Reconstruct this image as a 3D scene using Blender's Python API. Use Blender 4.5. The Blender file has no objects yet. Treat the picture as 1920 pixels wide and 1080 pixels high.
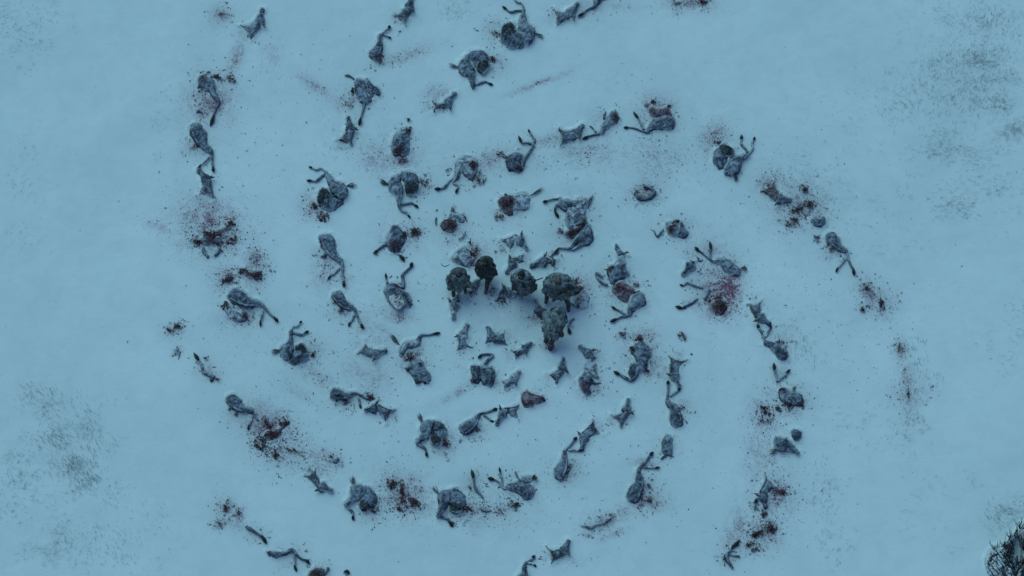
import bpy, math, random
import numpy as np
from mathutils import Vector
R = math.radians
sc = bpy.context.scene
COL = sc.collection

# ---------------------------------------------------------------- camera
W, H = 1920.0, 1080.0
TILT, DIST, LENS = R(30), 95.0, 80.0
cam_d = bpy.data.cameras.new('camera'); cam = bpy.data.objects.new('camera', cam_d); COL.objects.link(cam)
cam_d.lens = LENS; cam_d.sensor_width = 36; cam_d.clip_start = 1; cam_d.clip_end = 3000
CAM = np.array([0.0, -DIST * math.sin(TILT), DIST * math.cos(TILT)])
cam.location = CAM; cam.rotation_euler = (TILT, 0, 0)
sc.camera = cam
# ---------------------------------------------------------------- sky and sun (overcast dusk)
world = bpy.data.worlds.new("World"); sc.world = world; world.use_nodes = True
wn = world.node_tree.nodes; wl = world.node_tree.links
bg = wn['Background']; sky = wn.new('ShaderNodeTexSky'); sky.sky_type = 'NISHITA'; sky.sun_disc = False
SUN_EL, SUN_AZ = R(48), R(-35)
sky.sun_elevation = SUN_EL; sky.sun_rotation = SUN_AZ
sky.air_density = 1.2; sky.dust_density = 0.3; sky.ozone_density = 6.0
wl.new(sky.outputs[0], bg.inputs[0]); bg.inputs[1].default_value = 0.11
sun_d = bpy.data.lights.new('sun', 'SUN'); sun_d.energy = 1.31; sun_d.angle = R(60); sun_d.color = (.58, .97, .82)
sun = bpy.data.objects.new('sun', sun_d); COL.objects.link(sun)
sd = Vector((math.sin(SUN_AZ) * math.cos(SUN_EL), math.cos(SUN_AZ) * math.cos(SUN_EL), math.sin(SUN_EL)))
sun.rotation_euler = sd.to_track_quat('Z', 'Y').to_euler()
vs = sc.view_settings
vs.view_transform = 'Standard'; vs.look = 'None'; vs.gamma = 1; vs.exposure = -0.11; vs.use_curve_mapping = False

# ---------------------------------------------------------------- helpers
PXM = DIST * 36 / LENS / W          # metres per photo pixel across the frame at the centre
_ct, _st = math.cos(TILT), math.sin(TILT)
def G(p, z=0.0):
    """photo pixel(s) -> point(s) on the horizontal plane at height z"""
    p = np.atleast_2d(np.asarray(p, float))
    u = (p[:, 0] - W / 2) / W * 36 / LENS; v = -(p[:, 1] - H / 2) / W * 36 / LENS
    d = np.stack([u, v * _ct + _st, v * _st - _ct], 1)
    t = (z - CAM[2]) / d[:, 2]
    return CAM[None] + d * t[:, None]
def mesh_obj(name, V, F, mat, parent=None, smooth=True, attr=None, mi=None, mats=None):
    me = bpy.data.meshes.new(name); me.from_pydata([tuple(v) for v in V] if not isinstance(V, np.ndarray) else V.tolist(), [], F if isinstance(F, list) else F.tolist())
    me.update()
    if smooth: me.polygons.foreach_set('use_smooth', [True] * len(me.polygons))
    for m in (mats or [mat]): me.materials.append(m)
    if mi is not None: me.polygons.foreach_set('material_index', mi)
    if attr:
        for k, a in attr.items():
            at = me.attributes.new(k, 'FLOAT', 'POINT'); at.data.foreach_set('value', np.asarray(a, np.float32))
    o = bpy.data.objects.new(name, me); COL.objects.link(o)
    if parent: o.parent = parent; o.matrix_parent_inverse = parent.matrix_world.inverted() if False else o.matrix_parent_inverse
    return o
def recenter(o, loc):
    """move the mesh origin to loc (world), keeping the geometry in place"""
    me = o.data; n = len(me.vertices); a = np.empty(n * 3); me.vertices.foreach_get('co', a)
    a = a.reshape(-1, 3) - np.asarray(loc); me.vertices.foreach_set('co', a.ravel()); o.location = loc; me.update()
def thing(name, label, cat, px, group=None):
    o = bpy.data.objects.new(name, None); COL.objects.link(o); o.empty_display_size = .2
    o.location = G(px)[0]; o['label'] = label; o['category'] = cat
    if group: o['group'] = group
    return o
def attach(o, par):
    me = o.data; n = len(me.vertices); a = np.empty(n * 3); me.vertices.foreach_get('co', a)
    a = a.reshape(-1, 3) - np.asarray(par.location); me.vertices.foreach_set('co', a.ravel()); me.update(); o.parent = par
    return o
def catmull(P, k=6, closed=False):
    P = np.asarray(P, float); n = len(P); out = []
    rng = range(n if closed else n - 1)
    for i in rng:
        if closed: a, b, c, d = P[(i - 1) % n], P[i], P[(i + 1) % n], P[(i + 2) % n]
        else: a, b, c, d = P[max(i - 1, 0)], P[i], P[i + 1], P[min(i + 2, n - 1)]
        for j in range(k):
            t = j / k
            out.append(.5 * ((2 * b) + (c - a) * t + (2 * a - 5 * b + 4 * c - d) * t * t + (3 * b - a - 3 * c + d) * t ** 3))
    if not closed: out.append(P[-1])
    return np.array(out)
def pn(x, y, s, seed=0.0):
    """cheap smooth pseudo noise in -1..1, s = size in px"""
    x = x / s + seed * 3.7; y = y / s + seed * 1.9
    return (np.sin(x * 1.7 + 1.3 * np.sin(y * 1.1 + seed)) * np.cos(y * 1.9 + 1.1 * np.sin(x * 1.3 - seed)) +
            .5 * np.sin(x * 3.9 + y * 2.3 + seed * 5) * np.cos(y * 4.3 - x * 1.7)) / 1.5
def sdf(poly, X, Y):
    """signed distance, positive inside"""
    x = X.ravel(); y = Y.ravel(); n = len(poly); D = np.full(x.shape, 1e18); ins = np.zeros(x.shape, bool)
    for i in range(n):
        ax, ay = poly[i]; bx, by = poly[(i + 1) % n]
        ex, ey = bx - ax, by - ay; L = ex * ex + ey * ey + 1e-12
        t = np.clip(((x - ax) * ex + (y - ay) * ey) / L, 0, 1)
        D = np.minimum(D, (x - ax - t * ex) ** 2 + (y - ay - t * ey) ** 2)
        if ay != by:
            c = ((ay > y) != (by > y)) & (x < (bx - ax) * (y - ay) / (by - ay) + ax)
            ins ^= c
    D = np.sqrt(D); return np.where(ins, D, -D).reshape(X.shape)
SEED = [1.0]; OUTL = []; HG = []
def surf(x, y):
    """height and mapping plane of the topmost body surface drawn at a photo pixel"""
    best = (-1.0, 0.0)
    for (a, b, c, Zg, zm) in HG:
        j = int(round((x - a) / c)); i = int(round((y - b) / c))
        if 0 <= i < Zg.shape[0] and 0 <= j < Zg.shape[1] and Zg[i, j] > best[0]: best = (Zg[i, j], zm)
    return best
def blob(name, pts, Hm, mat, par, Rr=None, base=0.0, cuts=(), sharp=False, lump=.1, lumps=7.0, cell=None, ridge=None, amp=0.0, jag=1.0):
    """a rounded body whose plan outline is given in photo pixels; Hm metres high"""
    SEED[0] += .77; sd_ = SEED[0]
    poly = np.asarray(pts, float) if sharp else catmull(pts, 5, True)
    x0, y0 = poly.min(0); x1, y1 = poly.max(0); size = max(x1 - x0, y1 - y0)
    c = cell or min(1.0, max(.5, size / 45))
    xs = np.arange(x0 - 2 * c, x1 + 2.01 * c, c); ys = np.arange(y0 - 2 * c, y1 + 2.01 * c, c)
    X, Y = np.meshgrid(xs, ys); D = sdf(poly, X, Y)
    # ragged outline
    D = D + (pn(X, Y, 2.2, sd_) * .45 + pn(X, Y, 5, sd_ + 9) * .4) * jag * 1.35 - 3.2 * np.clip(pn(X, Y, 4.6, sd_ + 4) - .42, 0, 1) * min(1.0, size / 26)
    gy, gx = np.gradient(D, c); gl = np.sqrt(gx * gx + gy * gy) + 1e-6; 
    Rr = Rr or max(2.0, D.max() * .95)
    t = np.clip(D / Rr, 0, 1); h = Hm * (.62 * np.sqrt(1 - (1 - t) ** 2) + .38 * t)
    h = h * (1 + lump * pn(X, Y, lumps, sd_) + lump * .45 * pn(X, Y, lumps * .4, sd_ + 3))
    w_ = pn(X + 3 * pn(X, Y, 14, sd_ + 2), Y + 3 * pn(X, Y, 11, sd_ + 5), 8.5 if size > 30 else 5, sd_ + 1)
    h = h - (.16 * Hm + .012) * np.exp(-(w_ / .10) ** 2) * np.clip(t * 2.5, 0, 1) + .05 * Hm * np.clip(w_, -1, 1) * t
    if ridge is None and name in ('torso', 'trunk', 'chest', 'ribs', 'ribcage', 'trunk_side'):      # ribs showing under the hide
        ev = np.linalg.eigh(np.cov((poly - poly.mean(0)).T))[1][:, 1]; ph_ = (X * ev[0] + Y * ev[1]) / 5.2 * 6.28 + 1.2 * pn(X, Y, 16, sd_)
        h = h + .022 * np.sin(ph_) * np.clip(t * 2.5, 0, 1) * np.clip(.35 + pn(X, Y, 15, sd_ + 8), 0, 1)
    if ridge is not None:
        dx, dy, wl_ = ridge; h = h + amp * np.minimum(t * 3, 1) * np.sin((X * dx + Y * dy) / wl_ * 6.28 + 1.5 * pn(X, Y, 12, sd_))
    Z = base + h
    out = D <= 0
    near = out & (D > -1.6 * c)
    mx = np.where(near, X - D * gx / gl, X); my = np.where(near, Y - D * gy / gl, Y)
    Z = np.where(out, base - .14, Z)
    zm = base + .42 * Hm
    use = np.zeros(X.shape, bool)
    ny, nx = X.shape
    keep = ~(out[:-1, :-1] & out[1:, :-1] & out[:-1, 1:] & out[1:, 1:])
    idx = -np.ones(X.shape, int)
    fi, fj = np.nonzero(keep)
    use[fi, fj] = use[fi + 1, fj] = use[fi, fj + 1] = use[fi + 1, fj + 1] = True
    idx[use] = np.arange(use.sum())
    P = G(np.stack([mx[use], my[use]], 1), zm); P[:, 2] = Z[use]
    F = np.stack([idx[fi, fj], idx[fi + 1, fj], idx[fi + 1, fj + 1], idx[fi, fj + 1]], 1)
    cut = np.zeros(use.sum())
    for (cx, cy, cr) in cuts:
        d = np.hypot(mx[use] - cx, my[use] - cy) + 1.6 * pn(mx[use], my[use], 2.5, sd_)
        cut = np.maximum(cut, np.clip(1.25 - d / cr, 0, 1))
    rim = np.clip(1 - np.where(out[use], 0, D[use]) / (2.6 if size > 24 else 1.6), 0, 1)
    OUTL.append(poly); HG.append((x0 - 2 * c, y0 - 2 * c, c, np.where(out, -1.0, Z), zm))
    if size > 9 and mat.name not in ('rock', 'snow_on_hide'):                  # torn tatters and matted hair along the edge
        rf = np.random.RandomState(int(sd_ * 100) % 99991); m_ = len(poly); ctr = poly.mean(0); PV = []; PF = []; base_n = len(P)
        per = np.hypot(*(poly - np.roll(poly, 1, 0)).T).sum(); ph = rf.uniform(0, 6.3, 2)
        for q in range(int(per * .95)):
            i = rf.randint(m_); f_ = rf.rand(); p0 = poly[i] * (1 - f_) + poly[(i + 1) % m_] * f_
            if math.sin(i / m_ * 12.6 + ph[0]) + .6 * math.sin(i / m_ * 31 + ph[1]) < rf.uniform(-.5, 1.2): continue
            tg = poly[(i + 1) % m_] - poly[i]; tg = tg / (np.hypot(*tg) + 1e-6); nr = np.array([tg[1], -tg[0]]); nr = nr if np.dot(nr, p0 - ctr) > 0 else -nr
            d_ = nr * rf.uniform(.6, 3.4) + tg * rf.normal(0, 1.6); wv = rf.uniform(.25, .8)
            a3 = G(p0 - nr * .9 - tg * wv, .05 + base)[0]; b3 = G(p0 - nr * .9 + tg * wv, .05 + base)[0]; c3 = G(p0 + d_ * .6 + tg * rf.uniform(-.4, .4), .03 + base * .7)[0]; e3 = G(p0 + d_, .015 + base * .5)[0]
            o_ = base_n + len(PV); PV += [a3, b3, c3, e3]; PF += [[o_, o_ + 1, o_ + 2, o_ + 2], [o_, o_ + 2, o_ + 3, o_ + 3]]
        if PV:
            P = np.concatenate([P, np.array(PV)]); F = F.tolist() + [[f[0], f[1], f[2]] for f in PF]
            cut = np.concatenate([cut, np.zeros(len(PV))]); rim = np.concatenate([rim, np.full(len(PV), .3)])
    o = mesh_obj(name, P, F, mat, attr={'cut': cut, 'rim': rim})
    return attach(o, par)
def tube_geo(ch, k=5, sides=9, lift=.5, z0=0.0, flat=.85):
    """ch: (x, y, radius px[, z m]) -> vertices, faces"""
    ch = [tuple(c) + ((None,) if len(c) == 3 else ()) for c in ch]
    A = np.array([[c[0], c[1], c[2], (c[2] * PXM * lift + z0) if c[3] is None else c[3]] for c in ch])
    S = catmull(A, k); S[:, 2] = np.maximum(S[:, 2], .12)
    P = np.array([G(s[:2], s[3])[0] for s in S])
    T = np.gradient(P, axis=0); T /= np.linalg.norm(T, axis=1)[:, None] + 1e-9
    V = []; F = []
    n = len(P)
    for i in range(n):
        t = T[i]; side = np.cross(t, (0, 0, 1.0)); side /= np.linalg.norm(side) + 1e-9; up = np.cross(side, t)
        r = S[i, 2] * PXM
        for j in range(sides):
            a = 2 * math.pi * j / sides
            V.append(P[i] + side * r * math.cos(a) + up * r * flat * math.sin(a))
    for i in range(n - 1):
        for j in range(sides):
            a = i * sides + j; b = i * sides + (j + 1) % sides
            F.append([a, b, b + sides, a + sides])
    F.append(list(range(sides))[::-1]); F.append([(n - 1) * sides + j for j in range(sides)])
    return V, F
def tube(name, ch, mat, par, **k):
    V, F = tube_geo(ch, **k); return attach(mesh_obj(name, np.array(V), F, mat, attr={'cut': np.zeros(len(V))}), par)
def hoof(par, a, b, w=2.6):
    """dark hoof from fetlock a to toe b"""
    a = np.array(a, float); b = np.array(b, float); m = (a + b) / 2
    return tube('hoof', [(a[0], a[1], w * .55), (m[0], m[1], w), (b[0], b[1], .5)], M['hoof'], par, lift=.7)
def leg(par, ch, hf=None, mat=None, w=2.5):
    """ch = joints (x,y,r); hf = hoof tip; the leg thickens at joints"""
    w = w * 1.18
    o = tube('leg', ch, mat or M['hide'], par, lift=.75)
    if hf is not None: hoof(par, ch[-1][:2], hf, w)
    return o
def strands(name, par, a, b, spread, n, mat, r=.35, curl=4.0, seed=1):
    rnd = random.Random(seed + int(a[0] * 7 + a[1])); V = []; F = []
    a = np.array(a, float); b = np.array(b, float); d = b - a; nrm = np.array([-d[1], d[0]]) / (np.hypot(*d) + 1e-6)
    for i in range(n):
        s = rnd.uniform(-1, 1); e = b + nrm * s * spread + d * rnd.uniform(-.35, .12)
        mid = a + d * .5 + nrm * (s * spread * .75 + rnd.uniform(-1, 1) * curl * .4)
        v, f = tube_geo([(a[0] + rnd.uniform(-.8, .8), a[1] + rnd.uniform(-.8, .8), r * 1.6), (mid[0], mid[1], r * 1.5), (e[0], e[1], r * .4)], k=3, sides=5, lift=1.2, z0=.03)
        o = len(V); V += v; F += [[q + o for q in ff] for ff in f]
    return attach(mesh_obj(name, np.array(V), F, mat, attr={'cut': np.zeros(len(V))}), par)
_ico = None
def ico():
    global _ico
    if _ico is None:
        import bmesh
        bm = bmesh.new(); bmesh.ops.create_icosphere(bm, subdivisions=1, radius=1.0); bm.verts.ensure_lookup_table()
        _ico = (np.array([v.co[:] for v in bm.verts]), np.array([[v.index for v in f.verts] for f in bm.faces])); bm.free()
    return _ico
def lump_cloud(c, rx, ry, n, rot=0.0, smin=.6, smax=2.4, seed=0, ring=0.0, zmax=.16, flat=.55):
    rx *= 1.15; ry *= 1.15
    """a heap of irregular lumps (photo px) around c"""
    rnd = np.random.RandomState(int(seed * 97 + c[0] * 13 + c[1] * 7) % 99991)
    V = []; F = []; iv, jf = ico(); o = 0
    cr, sr = math.cos(rot), math.sin(rot); n = int(n * 3.4); smax *= .62; smin *= .65
    nc = max(3, int(n / 26)); cl = []
    for i in range(nc):                                                       # sub-clumps, torn and uneven
        rr = rnd.uniform(ring, 1) ** .7; a = rnd.uniform(0, 6.283); cl.append((rr * math.cos(a), rr * math.sin(a), rnd.uniform(.12, .42), rnd.uniform(0, 3.1), rnd.uniform(.25, .9)))
    for i in range(n):
        if rnd.rand() < .72:
            q = cl[rnd.randint(nc)]; u, v = rnd.normal(0, q[2], 2); v *= q[4]; ca, sa = math.cos(q[3]), math.sin(q[3])
            x, y = q[0] + u * ca - v * sa, q[1] + u * sa + v * ca
            if ring and math.hypot(x, y) < ring * .55: continue
        else:
            rr = abs(rnd.normal(.7, .45)); a = rnd.uniform(0, 6.283); x, y = rr * math.cos(a), rr * math.sin(a)
            if ring and rr < ring * .6: continue
        rr = math.hypot(x, y); x, y = x * rx, y * ry; x, y = x * cr - y * sr, x * sr + y * cr
        s = rnd.choice([smin, .5 * (smin + smax), smax, smax * 1.5], p=[.38, .34, .22, .06]) * rnd.uniform(.7, 1.2) * (1.1 - .45 * min(rr, 1.4))
        zc = zmax * .8 * max(0, 1 - rr) * rnd.uniform(.1, 1) + s * PXM * .2
        p = G((c[0] + x, c[1] + y), zc)[0]; hz, hm = surf(c[0] + x, c[1] + y)
        if hz > .02: p = G((c[0] + x, c[1] + y), hm)[0]; p[2] = hz + s * PXM * .12
        q = iv * (1 + rnd.uniform(-.4, .4, (len(iv), 1)))
        q = q * np.array([s * PXM * rnd.uniform(.7, 2.6), s * PXM * rnd.uniform(.4, 1.0), s * PXM * flat * rnd.uniform(.5, 1.2)])
        b = rnd.uniform(0, 3.14); q = np.stack([q[:, 0] * math.cos(b) - q[:, 1] * math.sin(b), q[:, 0] * math.sin(b) + q[:, 1] * math.cos(b), q[:, 2]], 1)
        V.append(q + p); F.append(jf + o); o += len(iv)
    return np.concatenate(V), np.concatenate(F)
def wound(par, c, rx, ry=None, n=26, rot=0.0, name='wound', z=.2, smax=2.2, mat=None, seed=0, ring=0.0, smin=.6):
    ry = ry or rx; V, F = lump_cloud(c, rx, ry, n, rot, smin, smax, seed, ring, z)
    return attach(mesh_obj(name, V, F, mat or M['gore'], smooth=True), par)
def heap(label, c, rx, ry=None, n=55, rot=0.0, ring=0.0, mat=None, z=.18, smax=2.3, cat='remains', name='remains_heap', group='dark heaps of bloody remains'):
    ry = ry or rx; V, F = lump_cloud(c, rx, ry, n, rot, .5, smax, 3, ring, z)
    o = mesh_obj(name, V, F, mat or M['gore']); recenter(o, G(c)[0]); o['label'] = label; o['category'] = cat; o['group'] = group
    SITES.append((c[0], c[1], max(rx, ry) * 1.5, .75)); CLOTS.append((c[0], c[1], rx, ry, rot, ring, 1.0 if (mat is None or mat.name != 'gore_pale') else .35)); return o
SITES = []; CLOTS = []     # stained / spattered places (x, y, r, strength)

# ---------------------------------------------------------------- materials
M = {}
def mat(name, build, rough=.8):
    m = bpy.data.materials.new(name); m.use_nodes = True; nt = m.node_tree; b = nt.nodes['Principled BSDF']
    b.inputs['Roughness'].default_value = rough; b.inputs['Specular IOR Level'].default_value = .25
    build(nt, b); M[name] = m; return m
def N(nt, t, **k):
    n = nt.nodes.new(t)
    for a, v in k.items():
        if a.startswith('i_'): n.inputs[a[2:].replace('_', ' ')].default_value = v
        else: setattr(n, a, v)
    return n
def noise(nt, scale, detail=4, rough=.55, dist=0.0, vec=None):
    n = N(nt, 'ShaderNodeTexNoise'); n.inputs['Scale'].default_value = scale; n.inputs['Detail'].default_value = detail
    n.inputs['Roughness'].default_value = rough; n.inputs['Distortion'].default_value = dist
    g = N(nt, 'ShaderNodeNewGeometry'); nt.links.new(vec or g.outputs['Position'], n.inputs['Vector']); return n.outputs['Fac']
def ramp(nt, src, pts):
    r = N(nt, 'ShaderNodeValToRGB'); e = r.color_ramp.elements
    while len(e) > 1: e.remove(e[-1])
    e[0].position = pts[0][0]; e[0].color = (*pts[0][1], 1) if isinstance(pts[0][1], tuple) else (pts[0][1],) * 3 + (1,)
    for p, c in pts[1:]:
        q = e.new(p); q.color = (*c, 1) if isinstance(c, tuple) else (c, c, c, 1)
    nt.links.new(src, r.inputs[0]); return r.outputs[0]
def math_(nt, op, a, b=None, clamp=False):
    m = N(nt, 'ShaderNodeMath', operation=op, use_clamp=clamp)
    for i, v in enumerate((a, b)):
        if v is None: continue
        if isinstance(v, (int, float)): m.inputs[i].default_value = v
        else: nt.links.new(v, m.inputs[i])
    return m.outputs[0]
def mix(nt, f, a, b):
    m = N(nt, 'ShaderNodeMix', data_type='RGBA'); ins = [m.inputs[0], m.inputs[6], m.inputs[7]]
    for i, v in zip(ins, (f, a, b)):
        if isinstance(v, tuple): i.default_value = (*v, 1)
        elif isinstance(v, (int, float)): i.default_value = v
        else: nt.links.new(v, i)
    return m.outputs[2]
def upness(nt, lo, hi):
    g = N(nt, 'ShaderNodeNewGeometry'); s = N(nt, 'ShaderNodeSeparateXYZ'); nt.links.new(g.outputs['Normal'], s.inputs[0])
    m = N(nt, 'ShaderNodeMapRange', interpolation_type='SMOOTHSTEP'); m.inputs['From Min'].default_value = lo; m.inputs['From Max'].default_value = hi
    nt.links.new(s.outputs['Z'], m.inputs['Value']); return m.outputs[0]
def bump(nt, b, h, strength, dist):
    n = N(nt, 'ShaderNodeBump'); n.inputs['Strength'].default_value = strength; n.inputs['Distance'].default_value = dist
    nt.links.new(h, n.inputs['Height']); nt.links.new(n.outputs[0], b.inputs['Normal'])
def frosted(dark, frost, amount, lo=.35, hi=.90, s1=2.2, s2=11.0, blood=True):
    """coat darker on its flanks, rime settled on the faces turned to the sky, drift lapping parts of the edge"""
    def f(nt, b):
        L = nt.links
        u = upness(nt, lo, hi); n1 = noise(nt, s1 * 1.15, 5, .6, 1.2); n2 = noise(nt, s2 * .8, 5, .7, .6)
        k = math_(nt, 'ADD', math_(nt, 'MULTIPLY', ramp(nt, n1, [(.40, 0.0), (.60, 1.0)]), .84), math_(nt, 'MULTIPLY', ramp(nt, n2, [(.34, 0.0), (.66, 1.0)]), .26))
        k = math_(nt, 'MULTIPLY', math_(nt, 'MULTIPLY', k, u), amount, True)
        c = mix(nt, k, dark, frost)
        if blood:
            at = N(nt, 'ShaderNodeAttribute', attribute_name='cut')
            cn = math_(nt, 'MULTIPLY', at.outputs['Fac'], ramp(nt, noise(nt, 9, 4, .6), [(.3, .35), (.55, 1.0)]), True)
            c = mix(nt, cn, c, mix(nt, noise(nt, 14, 4, .7), (.012, .008, .010), (.11, .035, .045)))
            ar = N(nt, 'ShaderNodeAttribute', attribute_name='rim')
            rn = math_(nt, 'MULTIPLY', ar.outputs['Fac'], ramp(nt, noise(nt, 1.7, 5, .7, .8), [(.45, 0.0), (.57, .9)]), True)
            c = mix(nt, rn, c, (.60, .70, .72))
        L.new(c, b.inputs['Base Color']); bump(nt, b, noise(nt, 26, 5, .7), .8, .04)
    return f
mat('hide', frosted((.026, .041, .062), (.36, .45, .56), .90))
mat('hide_dark', frosted((.020, .033, .052), (.30, .38, .49), .82))
mat('hide_pale', frosted((.070, .088, .105), (.52, .61, .70), 1.1, .3, .9))
mat('hide_bloody', frosted((.055, .028, .034), (.31, .26, .31), .9))
mat('belly', frosted((.010, .015, .022), (.12, .145, .17), .6, .80, 1.0))
mat('leg_hide', frosted((.022, .036, .056), (.34, .42, .52), .8, .50, 1.0))
mat('hoof', frosted((.008, .010, .013), (.05, .06, .07), .4, blood=False), .5)
mat('hair', frosted((.030, .036, .044), (.22, .25, .28), .7, blood=False))
mat('fur', frosted((.030, .044, .046), (.29, .36, .375), .95, -.5, .6, 4, 14, blood=False), .95)
mat('fur_brown', frosted((.050, .036, .032), (.21, .19, .18), .8, -.3, .7, 5, 22, blood=False), .95)
mat('leather', frosted((.026, .028, .032), (.17, .18, .19), .7, -.2, .8, 6, 20, blood=False), .7)
mat('skin', frosted((.22, .15, .12), (.30, .24, .21), .5, .4, .98, 6, 20, blood=False), .6)
mat('wood', frosted((.035, .028, .024), (.15, .15, .15), .5, .6, 1, 6, 20, blood=False), .8)
def gore_(d, l, fr):
    def f(nt, b):
        n1 = noise(nt, 9, 4, .6); c = mix(nt, ramp(nt, n1, [(.35, 0.0), (.65, 1.0)]), d, l)
        k = math_(nt, 'MULTIPLY', upness(nt, .75, 1.0), ramp(nt, noise(nt, 16, 3, .6), [(.5, 0.0), (.72, fr)]), True)
        nt.links.new(mix(nt, k, c, (.4, .4, .42)), b.inputs['Base Color'])
    return f
mat('gore', gore_((.026, .011, .017), (.13, .034, .062), .4), .6)
mat('gore_dark', gore_((.018, .010, .013), (.085, .027, .040), .4), .6)
mat('gore_pale', gore_((.06, .04, .05), (.24, .15, .19), .7), .7)
mat('spatter', gore_((.035, .014, .022), (.19, .07, .12), 0), .6)
mat('grit', gore_((.04, .04, .045), (.16, .17, .18), 0), .9)
def rock_(nt, b):
    g = N(nt, 'ShaderNodeNewGeometry'); mp = N(nt, 'ShaderNodeMapping'); nt.links.new(g.outputs['Position'], mp.inputs['Vector'])
    mp.inputs['Rotation'].default_value = (0, 0, R(57)); mp.inputs['Scale'].default_value = (.30, 1.5, 1)
    st = noise(nt, 1.5, 6, .62, .8, mp.outputs[0])
    k = math_(nt, 'MULTIPLY', upness(nt, -.2, .35), ramp(nt, st, [(.36, 0.0), (.42, 1.0)]), True)
    nt.links.new(mix(nt, k, mix(nt, noise(nt, 7, 5, .7), (.006, .009, .013), (.045, .055, .07)), (.60, .70, .74)), b.inputs['Base Color'])
    bump(nt, b, math_(nt, 'ADD', noise(nt, 8, 6), st), 1.0, .15)
mat('rock', rock_)
mat('grass', lambda nt, b: nt.links.new(mix(nt, noise(nt, 1.5), (.09, .11, .12), (.26, .30, .32)), b.inputs['Base Color']), .9)
def snow_(nt, b):
    g = N(nt, 'ShaderNodeNewGeometry')
    n1 = noise(nt, .16, 6, .62, .8); n2 = noise(nt, 1.3, 7, .7, .5)
    base = mix(nt, ramp(nt, n1, [(.3, 0.0), (.7, 1.0)]), (.60, .725, .745), (.70, .815, .84))
    base = mix(nt, math_(nt, 'MULTIPLY', ramp(nt, n2, [(.36, 1.0), (.56, 0.0)]), .24), base, (.50, .62, .66))
    # faint wind scuffs
    m2 = N(nt, 'ShaderNodeMapping'); nt.links.new(g.outputs['Position'], m2.inputs['Vector']); m2.inputs['Rotation'].default_value = (0, 0, R(-35)); m2.inputs['Scale'].default_value = (.7, 4.5, 1)
    sc_ = ramp(nt, noise(nt, 1.2, 7, .75, 1.2, m2.outputs[0]), [(.56, 0.0), (.72, 1.0)])
    base = mix(nt, math_(nt, 'MULTIPLY', math_(nt, 'MULTIPLY', sc_, ramp(nt, noise(nt, .5, 3, .5), [(.40, 0.0), (.60, 1.0)])), .30), base, (.40, .48, .52))
    # scoured patches where dead grass and dirt show faintly through
    at2 = N(nt, 'ShaderNodeAttribute', attribute_name='scour')
    sp = N(nt, 'ShaderNodeMapping'); nt.links.new(g.outputs['Position'], sp.inputs['Vector']); sp.inputs['Rotation'].default_value = (0, 0, R(50)); sp.inputs['Scale'].default_value = (1, 2.6, 1)
    k2 = math_(nt, 'MULTIPLY', at2.outputs['Fac'], ramp(nt, noise(nt, 4.5, 8, .82, .6, sp.outputs[0]), [(.50, 0.0), (.62, 1.0)]), True)
    base = mix(nt, math_(nt, 'MULTIPLY', k2, .22), base, (.30, .37, .39))
    at = N(nt, 'ShaderNodeAttribute', attribute_name='stain'); big = ramp(nt, noise(nt, 1.6, 4, .6, 1.0), [(.36, .25), (.62, 1.25)])
    k = math_(nt, 'MULTIPLY', math_(nt, 'MULTIPLY', math_(nt, 'MULTIPLY', at.outputs['Fac'], 2.1), big), ramp(nt, noise(nt, 7.5, 9, .88, 1.2), [(.42, .12), (.52, .5), (.58, 1.0)]), True)
    c = mix(nt, k, base, mix(nt, noise(nt, 2.5), (.30, .13, .21), (.19, .05, .10)))
    at4 = N(nt, 'ShaderNodeAttribute', attribute_name='clot')
    k4 = ramp(nt, math_(nt, 'ADD', math_(nt, 'MULTIPLY', at4.outputs['Fac'], .42), math_(nt, 'MULTIPLY', noise(nt, 4.5, 8, .8, 1.0), .9)), [(.70, 0.0), (.80, .85)])
    c = mix(nt, k4, c, mix(nt, noise(nt, 11, 4, .7), (.020, .011, .016), (.13, .042, .075)))
    at3 = N(nt, 'ShaderNodeAttribute', attribute_name='dirt_shade')
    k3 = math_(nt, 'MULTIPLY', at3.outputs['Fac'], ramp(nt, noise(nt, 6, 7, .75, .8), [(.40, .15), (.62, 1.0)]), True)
    c = mix(nt, k3, c, (.22, .28, .31))  # greys the snow: dirt by the pieces, painted shade around the people
    nt.links.new(c, b.inputs['Base Color']); b.inputs['Specular IOR Level'].default_value = .15
    bump(nt, b, math_(nt, 'ADD', n2, math_(nt, 'MULTIPLY', noise(nt, 9, 6, .7), .35)), .24, .05)
mat('snow', snow_, .9)
mat('snow_on_hide', frosted((.10, .10, .12), (.62, .65, .67), 1.3, .2, .9))
mat('fur_black', frosted((.014, .019, .019), (.125, .155, .16), .85, -.5, .7, 5, 16, blood=False), .95)
mat('rock_dark', lambda nt, b: nt.links.new(mix(nt, noise(nt, 9, 5, .7), (.006, .009, .013), (.06, .07, .085)), b.inputs['Base Color']), .8)
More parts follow.
